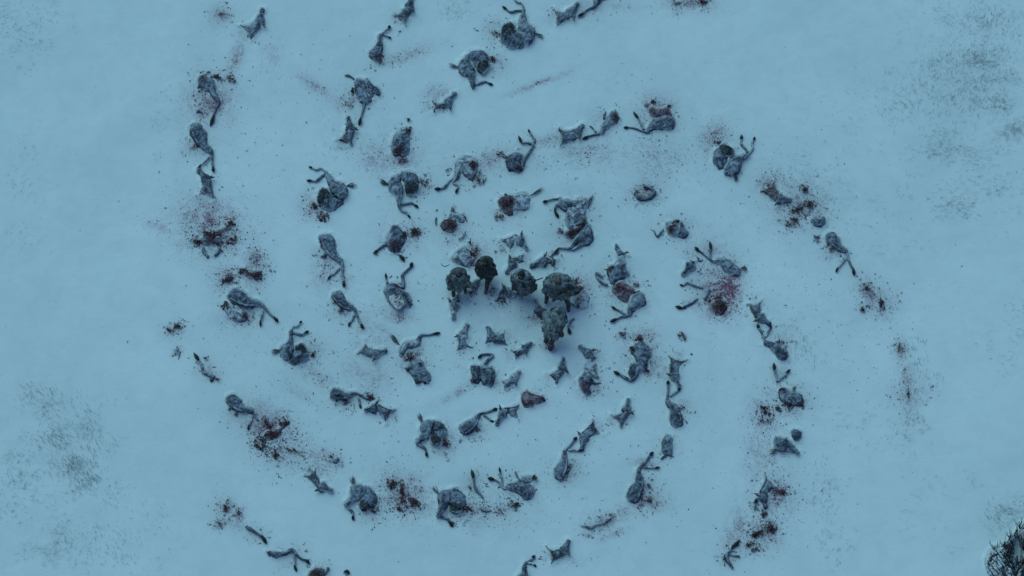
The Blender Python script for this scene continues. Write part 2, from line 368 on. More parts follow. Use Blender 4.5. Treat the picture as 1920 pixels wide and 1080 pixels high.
# ---------------------------------------------------------------- horse pieces
def sim(p, q, t, mir=False):
    """similarity taking template points p0,p1 to q0,q1"""
    p = np.array(p, float); q = np.array(q, float); a = complex(*(p[1] - p[0])); b = complex(*(q[1] - q[0]))
    t = np.atleast_2d(np.array(t, float)); z = (t[:, 0] - p[0][0]) + 1j * (t[:, 1] - p[0][1])
    if mir: z = z.conjugate(); a = a.conjugate()
    w = z * (b / a); return np.stack([w.real + q[0][0], w.imag + q[0][1]], 1)
HEADG = 'horse heads with necks laid along the spirals'
def horse_head(B, J, Mz, label, hide='hide', neck='hide', cutr=12, neckw=1.0, wn=0, ears=True, headw=1.0, hs=.17):
    B, J, Mz = (np.array(v, float) for v in (B, J, Mz))
    t = thing('horse_head_remains', label, 'horse head', (B + Mz) / 2, HEADG)
    v1, v2 = J - B, Mz - J; left = v1[0] * v2[1] - v1[1] * v2[0] < 0
    L1, L2 = np.hypot(*v1), np.hypot(*v2); e = v1 / L1; n = np.array([e[1], -e[0]]) * (1 if left else -1)
    f = v2 / L2; m = np.array([-f[1], f[0]]) * (1 if left else -1)
    nw = 28.0 / L1 * min(1.15, max(.8, L1 / 28)) * neckw
    NP = [(-.03, .60), (.12, .40), (.36, .29), (.62, .25), (.86, .23), (1.06, .12), (1.08, -.10), (1.0, -.24), (.74, -.31), (.44, -.37), (.18, -.44), (.02, -.60), (.03, -.42), (.10, -.2), (.12, .05), (.08, .3)]
    pts = [B + e * u * L1 + n * v * nw * L1 for u, v in NP]
    pts = list(np.array(pts) + np.random.RandomState(int(B[0])).normal(0, .6, (len(pts), 2)))
    blob('neck', pts, .17, M[neck], t, sharp=False, cuts=[(B[0], B[1], cutr)], lump=.14)
    HP = [(-.12, .02), (-.06, -.2), (.06, -.36), (.22, -.42), (.42, -.30), (.66, -.19), (.9, -.18), (1.05, -.16), (1.12, 0), (1.05, .13), (.9, .15), (.66, .16), (.45, .23), (.25, .33), (.04, .33), (-.08, .2)]
    hw = headw * min(1.15, 25.0 / L2)
    pts = [J + f * u * L2 + m * v * L2 * hw for u, v in HP]
    blob('head', pts, hs, M[hide], t, base=.05, lump=.16, lumps=4)
    if ears:
        for s, q, w in ((.58, -.10, 1.5), (.50, .10, 1.2)):
            a = J + f * q * L2 * .4 + m * .27 * L2 * hw; b = J + f * (q - .12) * L2 + m * s * L2 * hw
            tube('ear', [(a[0], a[1], w), ((a + b)[0] / 2, (a + b)[1] / 2, w * 1.1), (b[0], b[1], .3)], M['hair'], t, z0=.14)
    # dark nostril end and mane
    a = B + e * .1 * L1 - n * .42 * nw * L1; b = J - n * .2 * nw * L1
    tube('mane', [(a[0], a[1], .5), (*(a * .5 + b * .5 + n * .06 * L1), 1.0), (b[0], b[1], 1.2)], M['hair'], t, z0=.10)
    if wn: wound(t, B, 7, 7, wn, z=.1, smax=1.5)
    SITES.append((B[0], B[1], 15, .38)); return t
JR = np.random.RandomState(77)
def jit(P, a=1.1): P = np.asarray(P, float); return P + JR.normal(0, a * .5, P.shape)
AG = 'horse hindquarters with swollen bellies along the spirals'
def rump_belly(hock, ham, label, mir=False, legs=True, tailed=True, hide='hide_dark', bw=10, snowed=False, second=True, belly=True):
    tp = [(611.7, 323), (645, 371)]; S = lambda P: sim(tp, [hock, ham], P, mir); s = np.hypot(ham[0] - hock[0], ham[1] - hock[1]) / 58.5
    c = S([(618, 360)])[0]; t = thing('horse_hindquarters', label, 'horse remains', c, AG)
    tors = [(598, 381), (596, 368), (601, 358), (611, 355), (620, 360), (630, 366), (640, 371), (645, 374), (640, 384), (629, 392), (617, 394), (605, 389)]
    if belly:
        blob('torso', jit(S(tors), 1.8), JR.uniform(.22, .32) * s, M[hide], t, cuts=[(*S([(594, 384)])[0], 7)], lump=.1, lumps=9)
        blob('belly', jit(S([(595, 373), (597, 362), (603, 353.5), (610, 352), (617, 357), (619, 367), (614, 377), (602, 380)]), 1.6), .10 * s, M['belly'], t, base=.16 * s, lump=.04)
    th = [(609, 326), (613, 322), (617, 325), (623, 333), (631, 338), (641, 339.5), (648, 345), (652, 354), (651, 363), (646, 371), (639, 372), (630, 366), (622, 358), (617, 347), (613, 336)]
    blob('thigh', jit(S(th), 1.2), .20 * s, M['hide'], t, base=.12 * s, lump=.2, lumps=8)
    if legs:
        P = S([(611, 326), (604, 330), (596, 337.5), (591, 339.5), (586, 338.5), (576, 338)])
        leg(t, [(*P[0], 3.0), (*P[1], 2.3), (*P[2], 2.6), (*P[3], 1.8), (*P[4], 1.8)], P[5])
        if second:
            P = S([(614, 324), (603, 316), (594, 318), (587, 315), (580, 312.5)])
            leg(t, [(*P[0], 2.4), (*P[1], 1.8), (*P[2], 2.2), (*P[3], 1.6)], P[4], M['hide_pale'], 2.1)
    if tailed:
        P = S([(650, 348), (668, 346)]); strands('tail', t, P[0], P[1], 4.5, 12, M['hair'], .45)
    if bw:
        P = S([(592, 385), (588, 380)]); wound(t, P[0], bw * .75, bw * .6, int(bw * 3.2), z=.15)
        SITES.append((*P[1], 22, .6))
    return t
BG = 'horse hind legs cut off at the haunch along the spirals'
def haunch(hock, hf, label, k=1.0, mir=False, legpts=None, second=None, gut=True, hide='hide_dark', hoof_on=True):
    """k scales the haunch; legpts overrides the chain hock->fetlock->hoof tip"""
    tp = [(641, 493), (645, 539)]; hock = np.array(hock, float); hf = np.array(hf, float)
    u = (hf - hock) / np.hypot(*(hf - hock)); q1 = hock + u * 46.2 * k
    S = lambda P: sim(tp, [hock, q1], P, mir)
    c = S([(618, 462)])[0]; t = thing('horse_haunch_remains', label, 'horse leg', c, BG)
    o = [(644, 489), (639, 481), (633, 473), (631, 458), (627, 445), (621, 438), (612, 436), (602, 440), (598, 447), (600, 457), (606, 468), (612, 478), (623, 486), (633, 492), (638, 496), (643, 496)]
    blob('haunch', jit(S(o), 1.5), JR.uniform(.2, .28), M[hide], t, cuts=[(*S([(599, 453)])[0], 8 * k), (*S([(607, 472)])[0], 5 * k)], lump=.2, lumps=8)
    P = S([(603, 449), (607, 460), (612, 470), (620, 480), (630, 487)])
    tube('muscle_fold', [(*P[0], 1.5), (*P[1], 2.6 * k), (*P[2], 2.8 * k), (*P[3], 2.2 * k), (*P[4], 1.2)], M['hide'], t, z0=.12)
    if legpts: L_ = legpts
    else:
        n = hf - hock; L_ = [tuple(hock + n * .28), tuple(hock + n * .58), tuple(hock + n * .8)]
        P = S([(642, 505), (642.3, 517), (644.5, 528)]); kk = np.hypot(*n) / (46.2 * k)
        L_ = [tuple(hock + (p - hock) * kk) for p in P]
    ch = [(*S([(636, 489)])[0], 3.2 * k)] + [(*hock, 3.1 * k)] + [(*L_[0], 2.3 * k + .2)] + [(*p, 2.0) for p in L_[1:-1]] + [(*L_[-1], 2.3)]
    leg(t, ch, hf if hoof_on else None, w=2.9)
    sp = second or [tuple(v) for v in S([(637, 502), (627, 512), (620, 516.5), (614, 525)])]
    if second != 0: leg(t, [(*sp[0], 2.0), (*sp[1], 2.0), (*sp[2], 1.7)], sp[3], M['hide_pale'], 2.0)
    if gut:
        P = S([(608, 481), (589, 453)]); wound(t, P[0], 6.5, 5, 22, z=.12, mat=M['gore_pale']); wound(t, S([(602, 462)])[0], 4, 9, 16, rot=.3, z=.1, smax=1.6)
        SITES.append((*P[0], 20, .5))
    return t
CG = 'horse carcass pieces along the spirals'
class Piece:
    def __init__(s, px, label, name='horse_carcass', cat='horse remains', group=CG, site=None):
        s.t = thing(name, label, cat, px, group); site = site or 26; SITES.append((px[0], px[1], site, .42))
    def b(s, name, pts, h=.24, m='hide', **k): blob(name, pts, h, M[m], s.t, **k); return s
    def l(s, ch, hf=None, m='leg_hide', w=2.6): leg(s.t, ch, hf, M[m], w); return s
    def w(s, c, rx, ry=None, n=26, m='gore', **k): wound(s.t, c, rx, ry, n, mat=M[m], **k); return s
    def tail(s, a, b, sp=4, n=12, m='hair', name='tail', r=.42): strands(name, s.t, a, b, sp, n, M[m], r); return s
    def tb(s, name, ch, m='hide', **k): tube(name, ch, M[m], s.t, **k); return s

# ---- heads
H_ = horse_head
H_((460, 60), (486, 43), (493, 17), 'dark horse head with pale neck, topmost piece of the leftmost spiral arm', 'hide_dark')
H_((748, 37), (766, 16), (773, -8), 'horse neck with head cut by the top edge, above the small haunch with crossed shins', 'hide_dark')
H_((1041, 31), (1069, 27), (1083, 6), 'horse head and neck just below the top edge, beside a leg that leaves the picture', 'hide_dark')
H_((646, 268), (658, 242), (653, 219), 'horse head pointing straight up, below the carcass hung with a long hanging leg, upper left', 'hide_dark')
H_((385, 368), (389, 337), (372, 317), 'horse head tilted up left, directly above the broad speckled bloodstain on the left', 'hide_dark')
H_((1048, 255), (1080, 252), (1093, 234), 'horse head and mottled neck pointing up right between two leg pieces, upper middle', 'hide', 'hide')
H_((812, 199), (838, 196), (853, 175), 'small dark horse head with a thin neck and curled bloody gullet, above the inner spirals', 'hide_dark', 'hide', neckw=.7, wn=10)
H_((1416, 566), (1423, 594), (1443, 606), 'horse head facing down right on a brown-stained neck, just right of the big red smear', 'hide_dark')
H_((1271, 671), (1263, 700), (1273, 723), 'horse head pointing down on a fluted neck, right of the bloody-shouldered upright chest', 'hide_dark')
H_((677, 650), (700, 664), (724, 657), 'horse head facing right on a red-tipped neck, left of the carcass with an outstretched leg', 'hide_dark')
H_((731, 781), (707, 764), (684, 768), 'horse head facing left with raised ears, under the level leg that ends in blood', 'hide_dark')
H_((974, 773), (945, 771), (931, 794), 'horse head looking down left, neck to the right, under the smooth grey-pink lump', 'hide_dark')
H_((1120, 801), (1095, 816), (1091, 841), 'horse head pointing down at the hoof of a long upright leg, lower middle', 'hide_dark')
H_((1154, 790), (1176, 772), (1178, 748), 'horse head pointing up with neck slanting down left, lower right of centre', 'hide_dark')
H_((1029, 1041), (1058, 1034), (1066, 1013), 'horse head and neck pointing up right near the middle of the bottom edge', 'hide_dark')
H_((1034, 711), (1054, 694), (1057, 670), 'horse head with slender neck pointing up, below the lowest person', 'hide_dark')
H_((1440, 346), (1459, 372), (1482, 374), 'horse head below a bloody slanting neck, above the clots at upper right', 'hide_dark', 'hide_bloody', wn=16)
H_((948, 461), (972, 445), (988, 465), 'upright horse head in profile with arched neck and red cut base, behind the hooded person', 'hide', 'hide_pale', 6)
H_((983, 484), (963, 488), (950, 509), 'horse head pointing down left, lying between the two hooded middle persons', 'hide', 'hide_pale', 5, .7)
H_((1042, 493), (1024, 487), (996, 497), 'flat horse head pointing left with one upright ear, behind the largest person', 'hide_dark', 'hide_pale', 4, .7)
H_((940, 567), (944, 546), (975, 554), 'dark horse head facing right at the feet of the person with the stick', 'hide_dark', 'hide_dark', 9, wn=10)
H_((864, 561), (852, 566), (849, 596), 'narrow horse head pointing straight down, left of centre below the leftmost person', 'hide_pale', 'hide', 6, .9)
H_((870, 653), (866, 632), (876, 608), 'horse head pointing up over a wide folded neck, left of the similar head below centre', 'hide_pale', 'hide', 6, 1.15)
H_((949, 632), (922, 636), (915, 613), 'horse head pointing up with its red-tipped neck laid to the right, below centre', 'hide', 'hide', 6)
H_((962, 664), (982, 655), (996, 642), 'small horse head with square neck pointing up right, below the pair of heads', 'hide_dark', 'hide', 6, .7)
H_((942, 721), (961, 713), (975, 696), 'pale snow-dusted horse head pointing up right, beside the boxy trunk', 'hide_pale', 'hide_pale', 2, .8)
H_((1113, 674), (1107, 663), (1087, 649), 'small pale horse head facing up left above the upright chest piece', 'hide', 'hide_pale', 3, .5)
H_((1009, 596), (1012, 583), (1003, 563), 'horse head with red cut neck, left of the lowest person', 'hide', 'hide_bloody', 12, .8)
H_((581, 884), (600, 911), (622, 921), 'horse head with dark muzzle at the end of a curved bloody neck, lower left', 'hide', 'hide', 10, .75, wn=10)
H_((1449, 903), (1429, 926), (1436, 949), 'horse head pointing down with a hollow forked neck, lower right', 'hide_dark', 'hide', 7)
H_((1299, 488), (1298, 495), (1282, 514), 'dark horse head without neck, left of the haunch with the crossed raised legs', 'hide_dark', 'hide_dark', 2, .4, ears=False, headw=1.1)

# ---- hindquarters with belly
A_ = rump_belly
A_((611, 323), (645, 372), 'horse hindquarters with hooves folded up left and a brown clot directly below')
A_((982, 18), (985, 80), 'horse hindquarters with legs bent over to the left, near the top edge')
A_((886.7, 161.7), (871.7, 106), 'horse hindquarters with belly up right and a single hoof at lower right, upper middle', second=False)
A_((748, 385), (742.5, 329), 'horse hindquarters with tail at left and two hooves spread below, inner ring upper left')
A_((545, 622), (537, 673), 'horse hindquarters with hooves raised right and round black belly, left below the large haunch', mir=True)
A_((645, 946), (684, 911), 'horse hindquarters leaning left with one hoof dangling, lower left beside dark red heaps', second=False)
A_((779, 830), (812, 789), 'horse hindquarters slanting down left, above the row at the lower middle', second=False)
A_((820, 967), (841.7, 918), 'horse hindquarters with raised tail and bloody belly, lower middle left', second=False)
A_((1405, 287), (1358, 319), 'horse hindquarters with two hooves raised at upper right, top of the right spiral arm')
A_((1499, 850), (1453, 820), 'snow-covered horse thigh with a separate dark dome beside it, right side', legs=False, bw=0, tailed=True, belly=False)
Piece((1492, 814), 'dark rounded belly dome half sunk in snow, right of the snow-covered thigh', site=8).b('belly', [(1484, 812), (1487, 806), (1495, 804), (1503, 809), (1502, 820), (1495, 826), (1487, 823)], .26, 'hide_dark')

# ---- haunches with a hind leg
B_ = haunch
B_((641, 493), (645, 539), 'horse haunch with hoof pointing down, under the brown clot left of the inner ring')
B_((396.7, 286), (400, 323), 'horse haunch and leg in the far left column above the head tilted up left', .97)
B_((665.7, 581.7), (681, 617), 'smaller horse haunch with leg slanting down right, above the head that faces right', .8)
B_((490, 570), (522, 604), 'large horse haunch over a round bloody belly, left side, leg reaching down right', 1.02)
B_((666.7, 736.7), (698, 751), 'horse haunch lying level, its leg ending in a bloody clot', .75, hoof_on=False)
B_((899, 776.7), (933, 766), 'horse haunch with hoof pointing at the muzzle of the head under the grey lump', .77)
B_((1058, 846.7), (1081.7, 819), 'horse haunch standing upright with hoof reaching up right to a muzzle, lower middle', .82)
B_((1198, 880), (1225, 846.7), 'long horse haunch with hoof up right and loose brown clots at its foot', .95)
B_((1251, 750), (1253, 713), 'horse haunch hanging down with its thin leg straight up beside a head, right of centre', .82)
B_((1435, 640), (1420, 608), 'horse haunch at right, thin leg up left towards a head, pink gut above', .78)
B_((1587.5, 471.7), (1602, 517), 'dark thin horse haunch and leg, outermost on the right spiral arm', .78, hide='hide_dark', legpts=[(1590, 483), (1594, 495), (1600, 505)], second=[(1586, 484), (1577, 495), (1571, 502), (1567, 511)])
B_((713, 65), (731, 47), 'small horse haunch with crossed shins at its top, upper left', .72, legpts=[(719, 61), (724, 57), (729, 54)], second=[(716, 65), (722, 66), (728, 69), (734, 72)], gut=False)
B_((473, 772), (487, 794), 'horse haunch slanting down right into a mass of dark gore, lower left', .85, hoof_on=False)
B_((985, 1057), (1001.7, 1041), 'horse haunch cut by the bottom edge with small bent shin, near the bottom middle', .8, legpts=[(991, 1053), (995, 1050), (999, 1047)], second=[(990, 1056), (996, 1056), (1001, 1059), (1006, 1062)], gut=False)

# ---- pieces of their own shape

Piece((540, 1045), 'thin horse leg bent over the second one with two black hooves, bottom left', 'horse_leg_remains', 'horse leg').b('thigh', [(500, 1033), (510, 1032), (525, 1034), (536, 1033), (545, 1029), (549, 1033), (540, 1038), (528, 1042), (518, 1045), (505, 1042)], .16, 'hide_dark', cuts=[(501, 1037, 5)]).l([(540, 1035, 2.5), (548, 1031, 3.2), (556, 1040, 2.2), (565, 1048, 1.9), (573, 1050, 2)], (581, 1056)).l([(551, 1040, 2), (553, 1052, 1.8), (552, 1060, 1.6)], (556, 1072), 'hide_pale', 2.2)
Piece((480, 1002), 'single lower horse leg with hoof pointing down right, bottom left corner of the spirals', 'horse_leg_remains', 'horse leg', site=14).l([(461, 988, 2.6), (468, 991, 3.1), (476, 996, 2.4), (485, 1002, 2), (492, 1006, 2.6)], (500, 1020), 'hide_dark', 3)
Piece((892, 905), 'straight lower horse leg with black hoof pointing up, between two carcasses at lower middle', 'horse_leg_remains', 'horse leg').l([(907, 936, .8), (901, 927, 2), (893, 918, 3), (889, 908, 2), (888, 897, 1.8)], (884, 880), 'hide_dark', 2.8).w((882, 914), 4, n=10, m='gore_pale')
Piece((910, 955), 'short hide strip like a bent claw, below the straight lower leg', 'hide_strip', 'horse remains', site=8).tb('hide', [(901, 951, 2.2), (905, 955, 3), (912, 958, 2.2), (922, 957, .8)], 'hide')
Piece((1463, 700), 'two lower horse legs joined in a V with black hooves up, right side', 'horse_leg_remains', 'horse leg', site=14).l([(1457, 716, 2.2), (1456, 706, 2), (1454, 698, 1.8), (1452, 694, 2)], (1451, 680), 'hide', 3).l([(1458, 714, 2), (1466, 708, 2), (1474, 700, 2)], (1482, 692), 'hide_pale', 2.2)
Piece((1108, 10), 'horse leg with a black hoof pointing down left, cut by the top edge', 'horse_leg_remains', 'horse leg').l([(1128, -9, 6), (1122, -1, 5), (1115, 12, 3.6), (1106, 16, 2.1), (1098, 21, 1.8), (1094, 25, 2)], (1083, 31), 'hide_dark', 3).b('thigh', [(1112, 0), (1114, -14), (1135, -25), (1150, -12), (1132, 0), (1120, 10), (1115, 12)], .2)
Piece((1135, 228), 'horse haunch with a brown cut end and hoof reaching left to a muzzle, upper middle').b('haunch', [(1124, 250), (1127, 238), (1134, 222), (1143, 214), (1150, 207), (1157, 210), (1161, 222), (1158, 230), (1146, 235), (1137, 246), (1130, 252)], .22, cuts=[(1156, 220, 11)]).l([(1128, 248, 3), (1122, 251, 2.6), (1112, 253, 2.1), (1103, 256, 1.9)], (1091, 261), 'hide_dark', 2.8).l([(1118, 248, 1.8), (1111, 240, 1.6), (1106, 236, 1.4)], None, 'hide_pale').tb('shin', [(1132, 223, 2), (1134, 214, 2), (1136, 209, 1)], 'hide_dark').w((1157, 224), 6, 5, 18)
Piece((1237, 228), 'horse rump with two forelegs stretched left under a torn ribcage, top right of the ring', site=32).b('rump', [(1209, 246), (1217, 234), (1226, 222), (1238, 217), (1254, 214), (1264, 220), (1266, 233), (1260, 242), (1248, 242), (1236, 242), (1222, 244)], .26, 'hide').b('ribcage', [(1218, 203), (1224, 201), (1238, 204), (1252, 200), (1258, 207), (1258, 216), (1240, 217), (1226, 218), (1218, 212)], .2, 'hide_bloody', cuts=[(1221, 208, 8)]).l([(1218, 243, 3.2), (1212, 248, 2.6), (1200, 244, 2), (1188, 240, 1.8), (1178, 239, 1.3)], (1169, 239)).l([(1207, 243, 2.4), (1202, 232, 2.2), (1197, 222, 1.8)], (1187, 209), 'hide', 2.5).w((1227, 192), 7, 6, 30).w((1212, 197), 5, 3, 10, m='gore_pale').w((1254, 198), 10, 3, 18, m='gore_dark').tb('tail_stub', [(1262, 238, 1.4), (1257, 245, .5)], 'hair')
Piece((965, 300), 'round dark horse belly with thin legs bent up over it, above the inner ring', site=34).b('belly', [(948, 296), (955, 288), (964, 283), (974, 284), (979, 291), (977, 303), (980, 312), (974, 318), (966, 320), (953, 317), (949, 306)], .30, 'hide_dark', cuts=[(950, 291, 7), (974, 319, 7)]).l([(982, 312, 2), (983, 300, 2.6), (990, 289, 2.6), (998, 276, 2.4), (999, 270, 2.6), (988, 268, 1.8), (978, 268, 1.8)], (972, 254), 'hide', 2.6).l([(1003, 268, 2), (999, 257, 1.8), (994, 249, 1.8)], (990, 242), 'hide', 2).w((947, 291), 6, 5, 22).w((975, 320), 6, 6, 24).w((938, 287), 8, 4, 16, m='gore')
Piece((874, 318), 'arched pale horse forequarters, thin legs reaching down left, grey gut pile at right', site=30).b('torso', [(848, 338), (852, 324), (852, 308), (860, 296), (873, 292), (886, 295), (896, 300), (896, 316), (892, 326), (886, 338), (880, 334), (872, 329), (866, 322), (862, 330), (854, 338)], .25, 'hide_pale', cuts=[(889, 310, 11)]).l([(850, 335, 2.2), (842, 340, 1.8), (834, 350, 2.8), (826, 354, 1.8)], (814, 354), 'hide', 3).l([(848, 338, 1.8), (851, 344, 2), (859, 348, 2), (858, 354, 1.8)], (854, 363), 'hide', 2.4).w((888, 312), 7, 9, 30, m='gore_dark').w((897, 334), 11, 11, 60, m='gore_pale', smax=2.4).w((841, 317), 6, 3, 10, rot=-.6, m='gore_pale')
Piece((751, 265), 'bulbous horse trunk with a bloody open lower end, upper left of the ring', site=28).b('torso', [(733, 272), (738, 256), (746, 246), (758, 239), (770, 241), (768, 252), (768, 268), (767, 282), (761, 289), (749, 291), (737, 289)], .27, 'hide', cuts=[(747, 283, 11), (765, 244, 6)]).w((766, 243), 7, 5, 24).w((750, 283), 9, 7, 34).w((755, 298), 8, 7, 30, m='gore_pale').w((766, 224), 5, 3, 10)
Piece((965, 383), 'reddish brown torn trunk with a pale rump and thin tail, top of the inner ring', site=26).b('rump', [(962, 366), (972, 361), (984, 360), (993, 368), (994, 384), (986, 392), (972, 394), (962, 398), (958, 382)], .24, 'hide_pale', cuts=[(962, 380, 9)]).b('trunk', [(934, 378), (940, 368), (950, 366), (963, 365), (964, 382), (962, 402), (952, 401), (943, 396), (937, 388)], .25, 'hide_bloody', cuts=[(944, 380, 9), (960, 380, 8)]).w((948, 364), 3, 5, 10).w((949, 384), 14, 15, 80, m='gore_dark').w((985, 380), 6, 7, 16, m='gore_pale', smax=1.2).w((937, 405), 7, 8, 30, m='gore_pale').tail((995, 367), (1019, 352), 4, 12)
Piece((1082, 400), 'large horse forequarters with two raised forelegs above a severed rump, right of the ring top', site=44).b('chest', [(1046, 371), (1060, 373), (1076, 377), (1086, 370), (1100, 372), (1101, 384), (1098, 400), (1100, 412), (1086, 422), (1069, 431), (1061, 416), (1060, 402), (1061, 392), (1056, 384)], .28, 'hide_pale', lump=.25, lumps=7).b('shoulder', [(1048, 373), (1058, 374), (1072, 378), (1082, 385), (1072, 388), (1058, 384)], .16, 'hide_dark', base=.16).l([(1052, 374, 2.6), (1042, 373, 1.9), (1030, 375, 1.8), (1026, 377, 1.6)], (1017, 379), 'hide_dark', 2.8).l([(1062, 394, 4), (1052, 388, 3.4), (1045, 383, 2.5), (1041, 390, 2.2), (1041, 398, 2.4)], (1048, 409), 'hide_dark', 2.8).b('wound_band', [(1059, 438), (1064, 432), (1078, 428), (1090, 416), (1098, 409), (1101, 414), (1094, 424), (1082, 440), (1074, 446), (1062, 444)], .26, 'hide_bloody', cuts=[(1070, 438, 14), (1090, 420, 14)]).b('haunch', [(1080, 450), (1087, 436), (1098, 424), (1102, 418), (1111, 429), (1113, 444), (1107, 456), (1094, 459), (1084, 456)], .27, 'hide').l([(1086, 448, 5), (1078, 456, 4.2), (1070, 465, 3), (1058, 466, 2.1), (1048, 465, 1.8)], (1037, 478), 'hide_dark', 2.3).l([(1092, 458, 3), (1082, 463, 3), (1072, 469, 2)], None, 'hide_pale').w((1052, 433), 6, 5, 20, m='gore_pale').w((1072, 437), 11, 5, 30, rot=-.6, m='gore_dark').tail((1102, 390), (1111, 366), 3, 10).tb('rib_fold', [(1066, 400, 1.2), (1065, 412, 1.6), (1068, 428, 1.4)], 'hide_dark', z0=.24)
Piece((1160, 505), 'upright horse head joined to a dark hollow chest, right of the people', site=24).b('neck', [(1148, 502), (1155, 489), (1160, 478), (1169, 476), (1173, 486), (1174, 500), (1162, 506)], .2, 'hide_pale').b('head', [(1153, 458), (1158, 457), (1163, 466), (1170, 474), (1168, 480), (1159, 479), (1155, 470)], .2, 'hide').tb('ear', [(1170, 477, 1.5), (1175, 473, 2), (1180, 474, .6)], 'hair', z0=.1).b('chest', [(1137, 510), (1140, 500), (1149, 496), (1162, 497), (1174, 502), (1181, 514), (1172, 520), (1158, 527), (1147, 534), (1142, 522)], .26, 'hide_dark', cuts=[(1143, 503, 9), (1166, 506, 4)]).l([(1140, 534, 2.6), (1130, 531, 2.8), (1123, 524, 2.6), (1118, 515, 2.6), (1120, 512, 2.4), (1130, 520, 2)], None, 'hide').w((1146, 504), 7, 6, 22, m='gore_dark')
Piece((1180, 566), 'horse haunch with two thin legs reaching left below pinkish ribs, right of the people', site=34).b('haunch', [(1176, 586), (1178, 574), (1184, 560), (1196, 547), (1206, 549), (1211, 560), (1211, 571), (1200, 576), (1190, 583), (1182, 593)], .26).b('ribs', [(1146, 543), (1152, 534), (1164, 528), (1176, 530), (1192, 545), (1184, 556), (1176, 566), (1163, 560), (1154, 552)], .18, 'hide_bloody', lump=.3, cuts=[(1166, 541, 9)]).l([(1180, 588, 3.4), (1176, 592, 2.6), (1166, 594, 2), (1156, 598, 2)], (1143, 604), 'hide_dark', 3).l([(1172, 590, 2.2), (1164, 584, 1.8), (1155, 580, 1.8)], (1146, 574), 'hide', 2.2).w((1192, 531), 9, 5, 26, m='gore_pale').w((1160, 541), 12, 7, 40, m='gore').tb('rib', [(1180, 544, 1.2), (1188, 549, 1.5), (1200, 545, 1)], 'gore', z0=.2)
Piece((1355, 498), 'horse haunch with two thin legs crossed at upper left, above the big red smear', site=30).b('haunch', [(1334, 490), (1346, 484), (1360, 483), (1370, 487), (1380, 495), (1389, 504), (1386, 516), (1376, 516), (1363, 511), (1354, 501), (1346, 494)], .24, 'hide').l([(1344, 490, 3), (1336, 490, 2.6), (1326, 482, 1.8), (1316, 474, 1.6), (1310, 470, 2)], (1303, 463), 'hide_dark', 3).l([(1333, 489, 2), (1331, 478, 2), (1333, 468, 1.8)], (1331, 452), 'hide', 2.6).w((1394, 506), 7, 6, 26, m='gore_pale').tb('sinew', [(1308, 482, 1.6), (1310, 488, 1.4), (1315, 489, 1), (1318, 486, .8)], 'hide_dark')
Piece((1350, 573), 'brown bloody carcass mound at the foot of the big red smear', site=30).b('mound', [(1331, 578), (1338, 566), (1346, 557), (1356, 562), (1364, 574), (1359, 586), (1350, 590), (1340, 586)], .26, 'hide_bloody', cuts=[(1352, 576, 12)]).w((1351, 575), 13, 12, 90, m='gore_dark').w((1325, 564), 7, 4, 20).l([(1322, 562, 1.8), (1327, 550, 2), (1331, 542, 1.2)], None, 'hide_dark').w((1350, 557), 10, 6, 20)
Piece((1295, 535), 'thin pale lower leg lying nearly level, left of the brown mound', 'horse_leg_remains', 'horse leg', site=8).l([(1318, 540, 1.8), (1308, 537, 2.2), (1298, 534, 1.5), (1288, 530, 2), (1281, 536, 1.4)], (1274, 533), 'hide', 1.8)
Piece((1288, 570), 'thin lower leg with dark hoof slanting up right, left of the brown mound', 'horse_leg_remains', 'horse leg', site=8).l([(1308, 560, 1.6), (1299, 567, 2.3), (1288, 573, 1.9), (1279, 578, 2.2)], (1266, 574), 'hide_dark', 3)
Piece((1268, 428), 'wedge of ribs with brown flesh and a bent wire-thin leg at left', site=24).b('ribs', [(1248, 420), (1258, 416), (1268, 418), (1278, 414), (1284, 424), (1292, 437), (1284, 445), (1268, 442), (1254, 440), (1250, 430)], .24, 'hide', cuts=[(1257, 433, 9), (1266, 424, 6)]).w((1259, 430), 8, 4, 24, rot=-.7).w((1268, 416), 10, 4, 24, m='gore_dark').l([(1244, 430, 1.4), (1238, 437, 1.8), (1233, 444, 1.6), (1229, 439, 1.3), (1226, 432, 1.2)], None, 'hide')
Piece((1534, 413), 'smooth grey rounded hide lump, alone on the right spiral arm', site=8).b('lump', [(1519, 413), (1526, 406), (1536, 409), (1543, 403), (1548, 409), (1547, 419), (1538, 424), (1527, 421)], .2, 'hide')
Piece((1531, 447), 'small hide scrap between the grey lump and the outermost haunch', 'hide_scrap', 'horse remains', site=6).tb('hide', [(1526, 441, 1), (1531, 445, 2.8), (1536, 443, 1.4)], 'hide').tb('strip', [(1532, 446, 1.6), (1532, 455, .7)], 'hide')
Piece((1484, 745), 'broken ribcage with brown clots below and a forked top, right side', site=26).b('ribcage', [(1460, 731), (1468, 725), (1477, 730), (1484, 736), (1486, 725), (1493, 723), (1492, 733), (1502, 738), (1508, 748), (1506, 756), (1494, 760), (1476, 756), (1463, 750)], .22, 'hide', cuts=[(1466, 730, 7), (1489, 728, 6), (1506, 752, 5)]).w((1479, 758), 11, 8, 50, m='gore_dark').w((1501, 758), 5, 4, 18, m='gore_dark').w((1462, 766), 6, 4, 20, m='gore_dark').w((1467, 731), 6, 6, 20)
